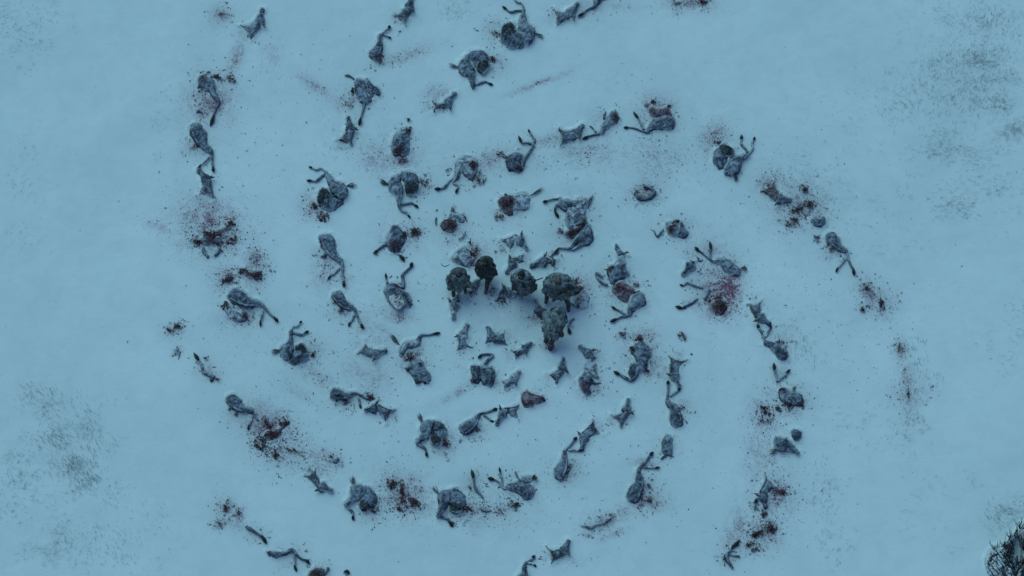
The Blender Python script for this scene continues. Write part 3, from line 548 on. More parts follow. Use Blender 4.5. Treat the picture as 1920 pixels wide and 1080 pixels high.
Piece((1197, 668), 'upright horse chest with bloody shoulders and a bent foreleg reaching left, right below the people', site=34).b('chest', [(1183, 657), (1189, 646), (1200, 641), (1212, 643), (1221, 652), (1222, 664), (1215, 676), (1213, 692), (1206, 694), (1196, 693), (1192, 682), (1190, 668)], .28, 'hide', lump=.2).b('shoulder', [(1179, 692), (1184, 681), (1192, 682), (1196, 690), (1192, 704), (1186, 711), (1178, 702)], .2, 'hide_dark').l([(1196, 690, 5), (1192, 704, 3.8), (1184, 713, 3), (1172, 708, 3), (1162, 702, 2)], (1150, 696), 'hide', 3).w((1201, 635), 10, 7, 44).w((1184, 653), 6, 6, 22).w((1211, 697), 8, 4, 26, m='gore').w((1224, 680), 10, 10, 20, m='gore_pale', smax=1.2)
Piece((1105, 708), 'pale upright neck over a dark ragged chest, below the small pale head', site=24).b('neck', [(1100, 678), (1110, 677), (1118, 680), (1120, 694), (1122, 712), (1108, 708), (1092, 704), (1096, 692)], .16, 'hide_pale').b('chest', [(1085, 712), (1090, 704), (1102, 702), (1112, 708), (1115, 718), (1106, 722), (1108, 736), (1099, 740), (1090, 733), (1086, 722)], .26, 'hide_dark', cuts=[(1097, 727, 8)]).w((1099, 728), 8, 10, 40, m='gore_pale').w((1099, 736), 6, 4, 14).tb('rib', [(1112, 719, 1.6), (1118, 719, 1.8), (1125, 718, .6)], 'hide_dark').w((1118, 727), 9, 8, 16, m='gore_pale', smax=1.1)
Piece((906, 700), 'boxy horse trunk with a bent lower leg above it, below the two small heads', site=22).b('trunk_side', [(884, 686), (892, 684), (901, 686), (902, 702), (900, 716), (888, 716), (884, 702)], .26, 'hide_dark').b('trunk', [(900, 686), (914, 686), (924, 688), (930, 700), (926, 716), (920, 724), (906, 720), (900, 708)], .24, 'hide', cuts=[(888, 712, 4)]).b('thigh', [(918, 694), (926, 694), (929, 702), (925, 713), (918, 717), (913, 708)], .14, 'hide_dark', base=.14).l([(909, 682, 3), (917, 673, 2.6), (924, 666, 2.6), (914, 664, 2), (903, 665, 2.2)], (896, 672), 'hide', 2.6).w((886, 712), 4, 7, 16, m='gore_pale')
Piece((998, 747), 'smooth grey-pink rounded lump with a torn underside, below the centre', site=16).b('lump', [(977, 745), (980, 735), (988, 731), (996, 735), (1006, 738), (1017, 741), (1022, 748), (1014, 755), (1004, 757), (998, 762), (984, 763), (978, 755)], .3, 'hide_bloody', lump=.06, cuts=[(1018, 747, 4)]).w((993, 757), 5, 3, 12, m='gore_dark').w((1020, 749), 3, 3, 8, m='gore_dark')
Piece((778, 675), 'horse trunk with pink torn middle and one leg stretched right, below left of people', site=32).b('shoulder', [(748, 664), (751, 649), (760, 640), (774, 637), (788, 636), (788, 648), (776, 651), (764, 654), (758, 664), (752, 669)], .2, 'hide_pale').b('trunk', [(762, 692), (768, 680), (780, 674), (791, 674), (798, 688), (806, 698), (808, 710), (803, 719), (790, 714), (780, 718), (774, 706), (768, 698)], .26, 'hide', cuts=[(762, 690, 6), (782, 716, 5)]).l([(783, 642, 5), (787, 632, 3.4), (791, 628, 2.6), (803, 628, 2), (813, 626, 2.2)], (826, 624), 'hide_dark', 2.6).w((773, 668), 13, 9, 55, m='gore_pale').w((768, 673), 9, 7, 24).w((763, 692), 5, 4, 16).w((783, 716), 6, 3, 16, m='gore_dark').w((797, 717), 4, 3, 12, m='gore_dark').tail((748, 646), (732, 626), 4, 14)
Piece((745, 555), 'round snow-filled horse trunk with one leg raised to upper right, left of the people', site=30).b('trunk', [(720, 544), (725, 534), (734, 529), (744, 530), (752, 541), (762, 545), (770, 558), (773, 571), (762, 578), (744, 582), (734, 574), (726, 564), (721, 554)], .28, 'hide_dark', cuts=[(745, 535, 7)]).b('snow_filled_flank', [(729, 556), (740, 551), (752, 554), (758, 566), (756, 576), (744, 579), (735, 571)], .10, 'snow_on_hide', base=.22, lump=.5, lumps=4).w((747, 566), 8, 9, 26, m='gore_pale', smax=1.2, z=.36).l([(755, 540, 4), (756, 526, 3.2), (754, 516, 2.8), (762, 508, 2.3), (770, 501, 2.3)], (773, 491), 'hide', 3.2).l([(726, 532, 2.4), (724, 522, 1.8)], (723, 512), 'hide', 2).w((746, 535), 5, 6, 22, m='gore_dark').w((752, 595), 12, 10, 40, m='gore_pale', smax=1.1, z=.02)
Piece((742, 448), 'opened horse trunk with red hollow and stretched leg stump, inner ring left', site=30).b('trunk', [(723, 450), (728, 434), (735, 421), (744, 421), (752, 428), (761, 438), (760, 452), (754, 462), (748, 470), (732, 470), (724, 460)], .27, 'hide', cuts=[(740, 462, 13), (759, 440, 8)]).w((738, 463), 12, 8, 50).w((760, 441), 4, 10, 26).l([(726, 456, 4), (716, 462, 2.8), (708, 469, 2)], (700, 476), 'hide').tb('shin', [(744, 474, 1.5), (750, 480, 1.4)], 'hide').w((703, 474), 3, 3, 10)
Piece((753, 486), 'single black hoof, below the opened trunk with the red hollow', 'horse_hoof_remains', 'hoof', site=5).tb('hoof', [(750, 479, 2), (754, 484, 3.4), (759, 490, 1)], 'hoof', lift=.8)
Piece((848, 412), 'dark brown round carcass top ringed by snow and pale hide, inner ring', site=20).b('mound', [(826, 420), (832, 411), (842, 409), (853, 413), (857, 422), (850, 433), (838, 432), (830, 428)], .27, 'hide_bloody', cuts=[(847, 424, 9)]).b('flank', [(840, 408), (846, 398), (858, 398), (870, 408), (868, 416), (856, 416), (848, 410)], .12, 'hide_pale').w((844, 421), 11, 9, 44, m='gore_dark').tb('rib', [(866, 402, 1), (872, 407, 1.2), (875, 415, 1)], 'gore').tb('shin', [(818, 408, 1.4), (817, 416, 1.6), (818, 422, 1)], 'hide_dark').w((850, 393), 4, 9, 14, m='gore_pale').l([(873, 434, 1.2), (868, 444, 1.6), (860, 450, 1)], None, 'hide')
Piece((868, 478), 'pale horse rump with purple gore behind the leftmost person', site=24).b('rump', [(847, 482), (856, 470), (868, 462), (878, 465), (884, 476), (885, 490), (882, 500), (872, 498), (862, 494), (850, 490)], .28, 'hide_pale').w((888, 474), 9, 13, 50).w((884, 492), 7, 8, 26, m='gore_pale').w((882, 455), 4, 4, 8)
Piece((1093, 560), 'pale round horse belly with a red streak, right of the largest person', site=24).b('belly', [(1078, 562), (1084, 550), (1094, 544), (1103, 550), (1106, 562), (1100, 576), (1088, 578), (1080, 572)], .2, 'hide_pale').w((1085, 569), 3, 9, 22).w((1080, 528), 9, 8, 34, m='gore').b('ribs', [(1070, 545), (1080, 538), (1092, 536), (1094, 541), (1084, 548), (1074, 551)], .16, 'hide_bloody').l([(1072, 569, 1.6), (1078, 574, 1.2), (1083, 579, 1)], None, 'hide').w((1083, 541), 8, 4, 22, rot=-.4)
Piece((890, 540), 'short horse neck with red base, between the two left persons', 'horse_head_remains', 'horse head', site=14).b('neck', [(880, 532), (888, 526), (899, 521), (901, 528), (896, 539), (893, 547), (884, 540)], .2, 'hide').w((886, 548), 7, 6, 26)
Piece((923, 545), 'fan of pale snow-crusted shreds left of the dark head at the people\'s feet', 'hide_scrap', 'horse remains', site=10).w((924, 544), 8, 8, 40, m='gore_pale', smax=1.5)
Piece((1069, 612), 'short bent lower leg with hoof down, right of the lowest person', 'horse_leg_remains', 'horse leg', site=8).l([(1077, 597, 1.8), (1071, 601, 2), (1066, 610, 1.8), (1066, 616, 1.6)], (1069, 628), 'hide', 2.8)
Piece((1037, 476), 'curved hoof scrap above the flat head behind the largest person', 'horse_hoof_remains', 'hoof', site=6).tb('hoof', [(1048, 473, .8), (1043, 474, 2), (1037, 476, 1.6), (1034, 481, 1.4), (1038, 485, .8)], 'hide_dark')
Piece((1250, 835), 'grey oval hide piece with a dark hooked sinew under it, right of centre below', site=16).b('hide', [(1239, 836), (1242, 822), (1248, 814), (1255, 816), (1262, 821), (1261, 836), (1261, 850), (1252, 853), (1243, 848)], .2, 'hide').tb('sinew', [(1239, 861, 1.6), (1245, 856, 2), (1252, 853, 2), (1263, 856, .7)], 'hide_dark')
Piece((968, 913), 'horse haunch with two thin legs up left and a red stump, lower middle', site=30).b('haunch', [(944, 914), (952, 906), (966, 902), (982, 903), (996, 909), (1003, 918), (999, 930), (987, 937), (976, 929), (966, 922), (954, 920)], .25).l([(952, 914, 3), (945, 916, 2.6), (935, 904, 1.8), (926, 899, 1.4)], (914, 896), 'hide', 3.2).l([(942, 911, 2), (941, 898, 1.7), (938, 886, 1.7)], (936, 876), 'hide_pale', 1.8).tb('shin', [(975, 903, 3), (970, 894, 2.2), (966, 884, 1.4)], 'hide_dark').w((1003, 899), 7, 8, 30).b('flap', [(972, 900), (980, 892), (996, 892), (998, 904), (984, 904)], .12, 'hide_pale')
Piece((683, 175), 'double-lobed horse carcass with a long hanging leg and black hoof, upper left', site=28).b('trunk', [(664, 160), (668, 148), (680, 146), (686, 160), (690, 175), (697, 184), (694, 192), (684, 194), (674, 189), (667, 176)], .26, 'hide', cuts=[(663, 168, 5)]).b('shoulder', [(683, 150), (691, 148), (700, 158), (711, 164), (714, 173), (710, 180), (702, 174), (698, 182), (690, 176), (685, 162)], .22, 'hide').l([(683, 190, 4), (682, 200, 2.6), (679, 212, 2), (676, 222, 1.8)], (673, 236), 'hide_dark', 3).w((660, 170), 5, 7, 26, m='gore_dark').tb('shin', [(664, 149, 1.6), (658, 144, 1.6), (652, 141, 2.6), (646, 142, .8)], 'hide_dark').w((652, 197), 9, 5, 18, smax=1.6)
Piece((392, 160), 'torn carcass with a stretched leg and hoof pointing down, upper left column', site=32).b('trunk', [(371, 150), (376, 140), (388, 142), (402, 150), (404, 164), (402, 174), (392, 172), (382, 168), (374, 160)], .2, 'hide', cuts=[(380, 148, 12)]).l([(396, 166, 7), (402, 180, 5), (410, 191, 3.6), (405, 203, 2.3), (401, 216, 2)], (394, 237), 'hide', 3.2).w((384, 136), 8, 5, 26, m='gore_dark').w((407, 143), 14, 6, 46, rot=.3).w((435, 148), 11, 8, 46, rot=-.3, m='gore_dark').w((382, 164), 9, 8, 30)
Piece((380, 208), 'small dark sliver left of the stretched leg, upper left column', 'hide_strip', 'horse remains', site=12).tb('hide', [(368, 211, 1), (373, 208, 2.4), (380, 213, 1)], 'hide_dark')
Piece((443, 588), 'round bloody belly below the large haunch, left side', site=20).b('belly', [(424, 568), (432, 574), (444, 578), (458, 580), (465, 590), (461, 600), (450, 603), (436, 600), (426, 590), (422, 578)], .2, 'hide_pale', cuts=[(460, 592, 9), (425, 573, 7), (440, 598, 6)]).w((425, 572), 5, 10, 30, m='gore_dark').w((459, 593), 6, 6, 24).w((417, 577), 4, 4, 10)
Piece((385, 690), 'small crooked lower leg with red frayed ends, outer left arm', 'horse_leg_remains', 'horse leg', site=14).l([(402, 708, 4), (392, 703, 3), (380, 698, 2.2), (379, 688, 2.2), (373, 676, 2)], (363, 661), 'hide', 3).w((386, 672), 6, 4, 18, smax=1.6).w((393, 713), 5, 3, 14).w((409, 711), 4, 3, 12)
Piece((1365, 1045), 'small twisted leg with hoof pointing up right, lower right near the bottom edge', 'horse_leg_remains', 'horse leg', site=16).l([(1374, 1065, 2), (1367, 1055, 2.8), (1362, 1045, 3), (1366, 1037, 2), (1372, 1028, 1.6)], (1388, 1012), 'hide_dark', 2.8).l([(1366, 1039, 1.6), (1376, 1042, 1.4), (1387, 1043, 2)], None, 'hide').w((1359, 1048), 5, 8, 26, m='gore_dark')
Piece((1416, 946), 'short black-hoofed shin left of the forked-neck head', 'horse_leg_remains', 'horse leg', site=8).l([(1415, 957, 1.4), (1416, 948, 1.8), (1416, 944, 1.6)], (1419, 934), 'hide', 2.6)
Piece((596, 1072), 'bloody brown trunk cut by the bottom edge at left, with a dark stump beside it', site=20).b('trunk', [(577, 1084), (580, 1072), (590, 1064), (602, 1063), (608, 1070), (606, 1084), (592, 1092)], .24, 'hide_bloody', cuts=[(592, 1076, 12)]).w((592, 1075), 10, 8, 40, m='gore_dark').tb('shin', [(616, 1064, 2.6), (613, 1071, 1.8), (608, 1079, 1.2)], 'hide_dark')
Piece((651, 1073), 'black hoof at the bottom edge right of the bloody trunk', 'horse_hoof_remains', 'hoof', site=5).tb('hoof', [(646, 1073, 1.2), (650, 1071, 3), (656, 1075, 1)], 'hoof')
Piece((849, 982), 'single dark hoof under the tail-raised hindquarters, lower middle', 'horse_hoof_remains', 'hoof', site=5).tb('hoof', [(842, 978, 2), (846, 982, 3.6), (850, 987, 1)], 'hoof')
Piece((1118, 983), 'thin curved strip of hide and sinew trailing up right, bottom right of centre', 'hide_strip', 'horse remains', site=22).tb('hide', [(1088, 986, .6), (1098, 987, 1.8), (1108, 990, 2.4), (1117, 985, 1.6), (1128, 983, 1.2), (1138, 977, 2), (1147, 972, 1)], 'hide').w((1122, 973), 6, 6, 16, ring=.8, smax=1.2).w((1148, 968), 5, 6, 18, smax=1.4)
Piece((1281, 631), 'small dark oval scrap above the head hanging on its fluted neck', 'hide_scrap', 'horse remains', site=8).tb('hide', [(1277, 622, 1.4), (1281, 628, 2.6), (1284, 636, 2.6)], 'hide_bloody').w((1272, 628), 3, 4, 8, m='gore_pale')
Piece((631, 864), 'small hide clot at the end of a pink streak, lower left', 'hide_scrap', 'horse remains', site=12).b('hide', [(624, 866), (626, 860), (634, 858), (637, 862), (634, 868), (628, 869)], .14, 'hide_dark').w((620, 855), 8, 3, 14, rot=.7, smax=1.2)
Piece((333, 660), 'faint hide shred, leftmost piece of the outer left arm', 'hide_scrap', 'horse remains', site=8).tb('hide', [(332, 648, .5), (333, 657, 2.4), (336, 664, 1.4), (334, 674, .4)], 'hide')

Piece((418, 432), 'dark torn hide strip slanting between two clots, left-side group under the speckled bloodstain', 'hide_strip', 'horse remains', site=10).b('hide', [(403, 440), (410, 431), (421, 425), (430, 417), (435, 421), (428, 430), (418, 437), (410, 444)], .12, 'hide_bloody', cuts=[(430, 420, 8)])
Piece((387, 448), 'crumpled dark hide under the long clot, left-side group under the speckled bloodstain', 'hide_scrap', 'horse remains', site=10).b('hide', [(374, 450), (383, 441), (398, 444), (412, 446), (418, 455), (404, 458), (392, 460), (380, 458)], .12, 'hide_dark', cuts=[(395, 448, 12)])
Piece((1208, 362), 'curved dark hide ringing a patch of snow, top right inside the spirals', 'hide_scrap', 'horse remains', site=8).tb('hide', [(1193, 362, 1.5), (1197, 371, 4), (1208, 373, 4), (1220, 369, 4.5), (1226, 360, 4), (1217, 351, 3), (1206, 349, 1.5)], 'hide_dark')
Piece((470, 513), 'low torn hide between the red-brown clot and its crumbly neighbour, above the large haunch', 'hide_scrap', 'horse remains', site=8).b('hide', [(450, 506), (459, 503), (470, 510), (486, 509), (492, 517), (478, 523), (464, 518)], .10, 'hide_bloody', cuts=[(470, 513, 12)])
Piece((515, 806), 'torn hide flap within the broad dark red mass, lower left', 'hide_scrap', 'horse remains', site=8).b('hide', [(496, 815), (506, 806), (520, 808), (528, 796), (536, 788), (540, 794), (530, 806), (524, 818), (508, 822)], .12, 'hide_bloody', cuts=[(515, 812, 14), (534, 792, 6)])
Piece((766, 932), 'small dark hide flap linking the two lower clots of the four-clot chain', 'hide_scrap', 'horse remains', site=6).b('hide', [(764, 936), (770, 932), (780, 936), (790, 944), (782, 950), (772, 944)], .10, 'hide_bloody', cuts=[(775, 941, 8)])
# ---- heaps of remains
hp = heap
hp('dark brown clot under the hindquarters with hooves folded up left', (608, 406), 10, 9, 60)
hp('dark red heap right of the opened trunk, inner ring left', (777.5, 435), 8, 10, 60, mat=M['gore_dark'])
hp('ring-shaped dark heap with snow in its middle, top right inside the spirals', (1210, 361), 17, 11, 90, ring=.75, mat=M['gore_dark'])
hp('small dark clot topmost of the four at the right arm', (1507, 355), 6, 6, 34, mat=M['gore_dark'])
hp('grey speckled clot, rightmost of the four at the right arm', (1520, 382), 9, 12, 50, rot=.7, mat=M['gore_dark'])
hp('long brown clot slanting up right, third of the four at the right arm', (1496, 392), 13, 5, 55, rot=-.35, mat=M['gore_dark'])
hp('round red-brown clot with a snowy middle, lowest of the four at the right arm', (1484, 416), 11, 9, 60, ring=.35)
hp('dark clot at the upper right of the left-side group under the speckled bloodstain', (432, 419), 8, 8, 44, rot=-.6, mat=M['gore_dark'])
hp('long dark clot in the middle of the left-side group under the speckled bloodstain', (397, 441), 19, 7, 90, rot=.12, mat=M['gore_dark'])
hp('dark clot at the left end of the left-side group under the speckled bloodstain', (369, 453), 10, 7, 56, mat=M['gore_dark'])
hp('dark clot at the right end of the left-side group, beside its twin', (437, 449), 6, 9, 40, mat=M['gore_dark'])
hp('dark clot with shreds below the middle of the left-side group', (410, 455), 16, 6, 50, mat=M['gore_dark'])
Piece((396, 474), 'two short dark shins crossing below the left-side clots', 'horse_leg_remains', 'horse leg', site=12).l([(381, 462, 2), (382, 472, 3), (391, 482, 2)], None, 'hide_dark').l([(413, 466, 3), (408, 474, 3), (402, 480, 2)], None, 'hide')
hp('red-brown clot slanting down right above the large haunch, left side', (457, 510), 11, 6, 50, rot=.4)
hp('dark crumbly clot right of the red-brown one, above the large haunch', (483, 516), 12, 8, 60, mat=M['gore_dark'])
hp('round dark clot directly above the large haunch on the left', (426, 523), 9, 9, 54, mat=M['gore_dark'])
hp('pale reddish shreds above the crumbly clot at left', (479, 482), 9, 8, 36, mat=M['gore_pale'], smax=1.4)
hp('broad dark red mass at the end of the slanting haunch, lower left', (506, 814), 18, 8, 90, rot=-.15)
hp('round brown heap with hollow middle, lower left of the dark red mass', (487, 832), 11, 10, 70, ring=.4, mat=M['gore_dark'])
hp('brown frayed heap at upper right of the dark red mass', (532, 793), 11, 8, 56, rot=-.7)
hp('red streaky shreds leading into the dark red mass, lower left', (500, 793), 7, 17, 56, rot=-.5, smax=1.8)
hp('thin dark shreds trailing right from the dark red mass', (545, 844), 24, 5, 44, rot=.35, smax=1.5, mat=M['gore_dark'])
hp('small dark clot below the dark red mass', (517, 852), 5, 7, 26, mat=M['gore_dark'])
hp('round crumbly red clot, top of the four-clot chain at lower left middle', (735, 907), 9, 9, 60)
hp('upright narrow red clot, second of the four-clot chain', (752.5, 920), 5, 14, 56)
hp('ring-shaped clot with snowy middle, lowest of the four-clot chain', (754, 948), 10, 9, 60, ring=.6)
hp('red-brown clot, rightmost of the four-clot chain', (778, 942), 13, 8, 56, rot=.6)
hp('small dark red burst under the haunch lying on its back, lower middle', (963, 947), 9, 7, 40, mat=M['gore_dark'])
hp('faint speckled clot left of the small dark red burst', (939, 956), 6, 4, 20, mat=M['gore_pale'], smax=1.2)
hp('dark brown round clot, top right of the lower right chain', (1445, 990), 10, 9, 60, mat=M['gore_dark'])
hp('long brown clot, middle of the lower right chain', (1419, 1001), 15, 7, 66, rot=-.35, mat=M['gore_dark'])
hp('ring-shaped clot with snowy middle at the lower end of the lower right chain', (1411, 1025), 11, 8, 56, ring=.65, mat=M['gore_dark'])
hp('small red-brown clot under the forked-neck head, lower right', (1433, 963), 5, 5, 24)
hp('reddish shredded clot right of the forked-neck head, lower right', (1464, 923), 11, 6, 34)
hp('hollow brown clot left of the broken ribcage, right side', (1437, 783), 10, 10, 60, ring=.6, mat=M['gore_dark'])
hp('small T-shaped dark clot above the hollow brown clot, right side', (1434, 764), 9, 3, 26, mat=M['gore_dark'])
hp('small pinkish clot left of the bloody upright chest', (1167, 628), 6, 4, 22)
hp('pale red speckled clot at the very end of the bottom left arm', (412, 981), 9, 5, 26, smax=1.1, mat=M['gore_dark'])
hp('dark red clot above the bottom left lower leg', (424, 952), 7, 7, 34, smax=1.6)
hp('small torn clot between the dark red clot and the bottom left lower leg', (448, 963), 5, 5, 20, smax=1.4)
hp('red clots crossing the top edge, right of the middle', (1316, 1), 10, 6, 50)
hp('dark reddish shreds left of the clots on the top edge', (1272, 6), 10, 8, 30, mat=M['gore_dark'], smax=1.6)
hp('small dark clot at the outer end of the leftmost lower arm', (334, 612), 7, 4, 26, mat=M['gore_dark'])
hp('tiny dark clot left of the one ending the leftmost lower arm', (317, 618), 4, 3, 14, mat=M['gore_dark'])
hp('narrow dark red clot, upper one of the outermost right trail', (1627, 538), 5, 9, 34, rot=-.7)
hp('crumbly dark red clot, lower one of the outermost right trail', (1652, 566), 5, 18, 64, rot=-.15, smax=1.8)
hp('single dark red clot left of the outermost right trail', (1618, 580), 4, 5, 22)
hp('faint star-shaped red burst, last but one on the outermost right trail', (1687, 650), 3, 7, 22, smax=1.2)
hp('long faint red-grey streak ending the outermost right trail', (1704, 740), 3, 17, 40, smax=1.1)
hp('purplish clot behind the small haunch with crossed shins', (713, 112), 7, 10, 40, smax=2)
hp('pink shreds at the very top left above the bloody trail', (415, 26), 11, 5, 26, rot=.15, smax=1.3)
hp('bloody clot at the foot of the level haunch, lower left of the ring', (694, 744), 9, 5, 34)
hp('loose brown clots beside the belly of the long upright haunch, lower right of centre', (1217, 938), 11, 7, 26, smax=1.6)
# ---------------------------------------------------------------- people
def skin_body(name, joints, edges, par, mats):
    me = bpy.data.meshes.new(name); me.from_pydata([j[0] for j in joints], edges, []); me.update()
    o = bpy.data.objects.new(name, me); COL.objects.link(o); o.parent = par
    for m in mats: me.materials.append(m)
    sk = o.modifiers.new('skin', 'SKIN'); sk.use_smooth_shade = True
    for i, v in enumerate(me.skin_vertices[0].data):
        r = joints[i][1]; v.radius = r if isinstance(r, tuple) else (r, r); v.use_root = (i == 0)
    o.modifiers.new('sub', 'SUBSURF').levels = 1; o.modifiers['sub'].render_levels = 1
    return o
def person(feet, face, label, sc_=1.0, lean=.18, stride=(.22, -.28), spread=.14, hood=True, fur='fur', collar=None, arms=((.30, .22, 1.02), (-.30, .22, 1.02)), width=1.0, hem=.55, legs='leather', pack=False, beard=False, seed=1, hoodmat=None):
    """feet: photo px of the point between the feet; face: heading in degrees (0 = +x, 90 = up the picture)"""
    t = thing('person', label, 'person', feet, 'people in fur cloaks at the centre'); t.rotation_euler = (0, 0, R(face - 90)); t.scale = (sc_,) * 3
    rnd = np.random.RandomState(seed)
    J = []; E = []
    def j(p, r, par=None):
        J.append((p, r)); i = len(J) - 1
        if par is not None: E.append((par, i))
        return i
    pel = j((0, 0, .96), (.15, .13)); sp = j((0, lean * .4, 1.18), (.16, .13), pel); ch = j((0, lean * .75, 1.38), (.18, .14), sp)
    nk = j((0, lean, 1.53), .06, ch); hd = j((0, lean + .03, 1.62), (.075, .085), nk); sk = j((0, lean + .04, 1.71), (.082, .10), hd); top = j((0, lean + .03, 1.79), (.05, .06), sk)
    j((0, lean + .135, 1.64), .018, hd)                                   # nose
    for s in (-1, 1): j((s * .088, lean + .02, 1.66), .014, hd)            # ears
    for (ax, ay, az), s in zip(arms, (1, -1)):
        sh = j((s * .20, lean * .8, 1.43), .07, ch)
        el = j((s * .30, lean * .6 + ay * .25, 1.17), .05, sh); wr = j((ax, lean * .5 + ay, az), .033, el)
        d = np.array([0, 1.0, -.5]); d /= np.linalg.norm(d)
        pm = j(tuple(np.array((ax, lean * .5 + ay, az)) + d * .05), (.036, .02), wr)
        for q in range(4):
            b = np.array(J[pm][0]) + d * .04 + np.array([(q - 1.5) * .021, 0, 0]); f1 = j(tuple(b), .011, pm)
            j(tuple(b + np.array([0, .03, -.04])), .009, f1)
        j(tuple(np.array(J[wr][0]) + np.array([-s * .05, .05, .0])), .011, wr)
    for s, st in zip((1, -1), stride):
        hp_ = j((s * .10, 0, .88), .10, pel); kn = j((s * (.1 + spread * .4), st * .45 + .05, .50), .065, hp_)
        an = j((s * (.1 + spread), st, .11), .045, kn); j((s * (.11 + spread), st + .17, .04), (.045, .035), an)
    skin_body('body', J, E, t, [M['skin'] if not hood else M['skin']])
    # sleeves over the arms
    for (ax, ay, az), s in zip(arms, (1, -1)):
        P0 = np.array((s * .24, lean * .8, 1.40)); P1 = np.array((s * .33, lean * .6 + ay * .3, 1.17)); P2 = np.array((ax, lean * .5 + ay, az)); SV = []; SF = []
        cs = catmull(np.array([P0, P1, P2]), 5)
        for i, p in enumerate(cs):
            q = cs[min(i + 1, len(cs) - 1)] - cs[max(i - 1, 0)]; q /= np.linalg.norm(q); a = np.cross(q, (0, 1, .3)); a /= np.linalg.norm(a); b = np.cross(q, a); rr = .12 - .05 * i / len(cs)
            for k in range(12): th = 6.283 * k / 12; r2 = rr * (1 + rnd.uniform(-.12, .12)); SV.append(p + a * r2 * math.cos(th) + b * r2 * math.sin(th))
        for i in range(len(cs) - 1):
            for k in range(12): SF.append([i * 12 + k, i * 12 + (k + 1) % 12, (i + 1) * 12 + (k + 1) % 12, (i + 1) * 12 + k])
        mesh_obj('sleeve', np.array(SV), SF, M[fur]).parent = t
    # boots and trousers
    V = []; F = []
    def ring_tube(pts, seg=12):
        o = len(V); pts = [(np.array(p, float), r) for p, r in pts]
        for i, (p, r) in enumerate(pts):
            q = (pts[min(i + 1, len(pts) - 1)][0] - pts[max(i - 1, 0)][0]); q /= np.linalg.norm(q) + 1e-9
            a = np.cross(q, (0.3, 1, 0.2)); a /= np.linalg.norm(a); b = np.cross(q, a)
            for k in range(seg):
                th = 6.283 * k / seg; rr = r * (1 + rnd.uniform(-.08, .08)); V.append(p + a * rr * math.cos(th) + b * rr * math.sin(th))
        for i in range(len(pts) - 1):
            for k in range(seg): F.append([o + i * seg + k, o + i * seg + (k + 1) % seg, o + (i + 1) * seg + (k + 1) % seg, o + (i + 1) * seg + k])
        F.append([o + k for k in range(seg)][::-1]); F.append([o + (len(pts) - 1) * seg + k for k in range(seg)])
    for s, st in zip((1, -1), stride):
        V = []; F = []
        ring_tube([((s * .10, 0, .92), .13), ((s * (.1 + spread * .25), st * .3 + .04, .68), .115), ((s * (.1 + spread * .4), st * .45 + .05, .5), .10), ((s * (.1 + spread * .8), st * .8, .28), .085)])
        mesh_obj('trouser_leg', np.array(V), F, M[legs]).parent = t
        V = []; F = []
        ring_tube([((s * (.1 + spread * .75), st * .75, .34), .10), ((s * (.1 + spread), st, .16), .085), ((s * (.1 + spread), st + .02, .07), .08), ((s * (.11 + spread), st + .14, .06), .07), ((s * (.12 + spread), st + .24, .045), .045)])
        mesh_obj('boot', np.array(V), F, M['leather']).parent = t
    # cloak
    prof = [(1.52, .11, .12), (1.48, .22, .17), (1.42, .29, .21), (1.30, .34, .25), (1.10, .37, .28), (.90, .39, .31), (.74, .41, .34), (hem + .04, .43, .37), (hem - .03, .40, .35)]
    prof = catmull(np.array(prof), 3); seg = 56; V = []; F = []; n = len(prof)
    for i, (z, rx, ry) in enumerate(prof):
        k = i / (n - 1); yo = lean * min(1, max(0, (z - .9) / .6))
        for q in range(seg):
            th = 6.283 * q / seg; fold = 1 + k * .09 * math.sin(th * 7 + seed) + k * .07 * math.sin(th * 13 + seed * 2) + rnd.uniform(-.02, .02)
            for (ax, ay, az), s in zip(arms, (1, -1)):                         # the cloak bulges over the arms
                aa = math.atan2(ay + lean * .3, ax); dd = abs((th - aa + math.pi) % 6.283 - math.pi); fold += .22 * math.exp(-(dd / .35) ** 2) * math.exp(-((z - az - .08) / .2) ** 2)
            fold += .14 * math.sin(3 * th + seed * 1.3 + 5 * z) * math.sin(6 * z + 2 * th + seed) + .05 * math.sin(11 * z + 4 * th + seed)
            zz = z + (rnd.uniform(-.07, .05) + .06 * math.sin(5 * th + seed) if i >= n - 2 else 0)
            V.append((rx * width * fold * math.cos(th), ry * width * fold * math.sin(th) + yo, zz))
    for i in range(n - 1):
        for q in range(seg): F.append([i * seg + q, (i + 1) * seg + q, (i + 1) * seg + (q + 1) % seg, i * seg + (q + 1) % seg])
    VV = np.array(V); base_n = len(V)
    for q in range(1500):                                                     # fur locks
        i = rnd.randint(2, n - 1); s_ = rnd.randint(seg); p = VV[i * seg + s_]; th = 6.283 * s_ / seg
        o_ = np.array([math.cos(th), math.sin(th), 0]); tn = np.array([-o_[1], o_[0], 0]); L_ = rnd.uniform(.03, .07)
        p = p + tn * rnd.uniform(-.03, .03) + np.array([0, 0, rnd.uniform(-.03, .03)])
        tip = p + o_ * L_ * rnd.uniform(.15, .5) + np.array([0, 0, -L_]) + tn * rnd.uniform(-.03, .03); o = len(V)
        w = rnd.uniform(.012, .026); V += [tuple(p - tn * w), tuple(p + tn * w), tuple(tip)]; F.append([o, o + 1, o + 2])
    mesh_obj('cloak', np.array(V), F, M[fur]).parent = t
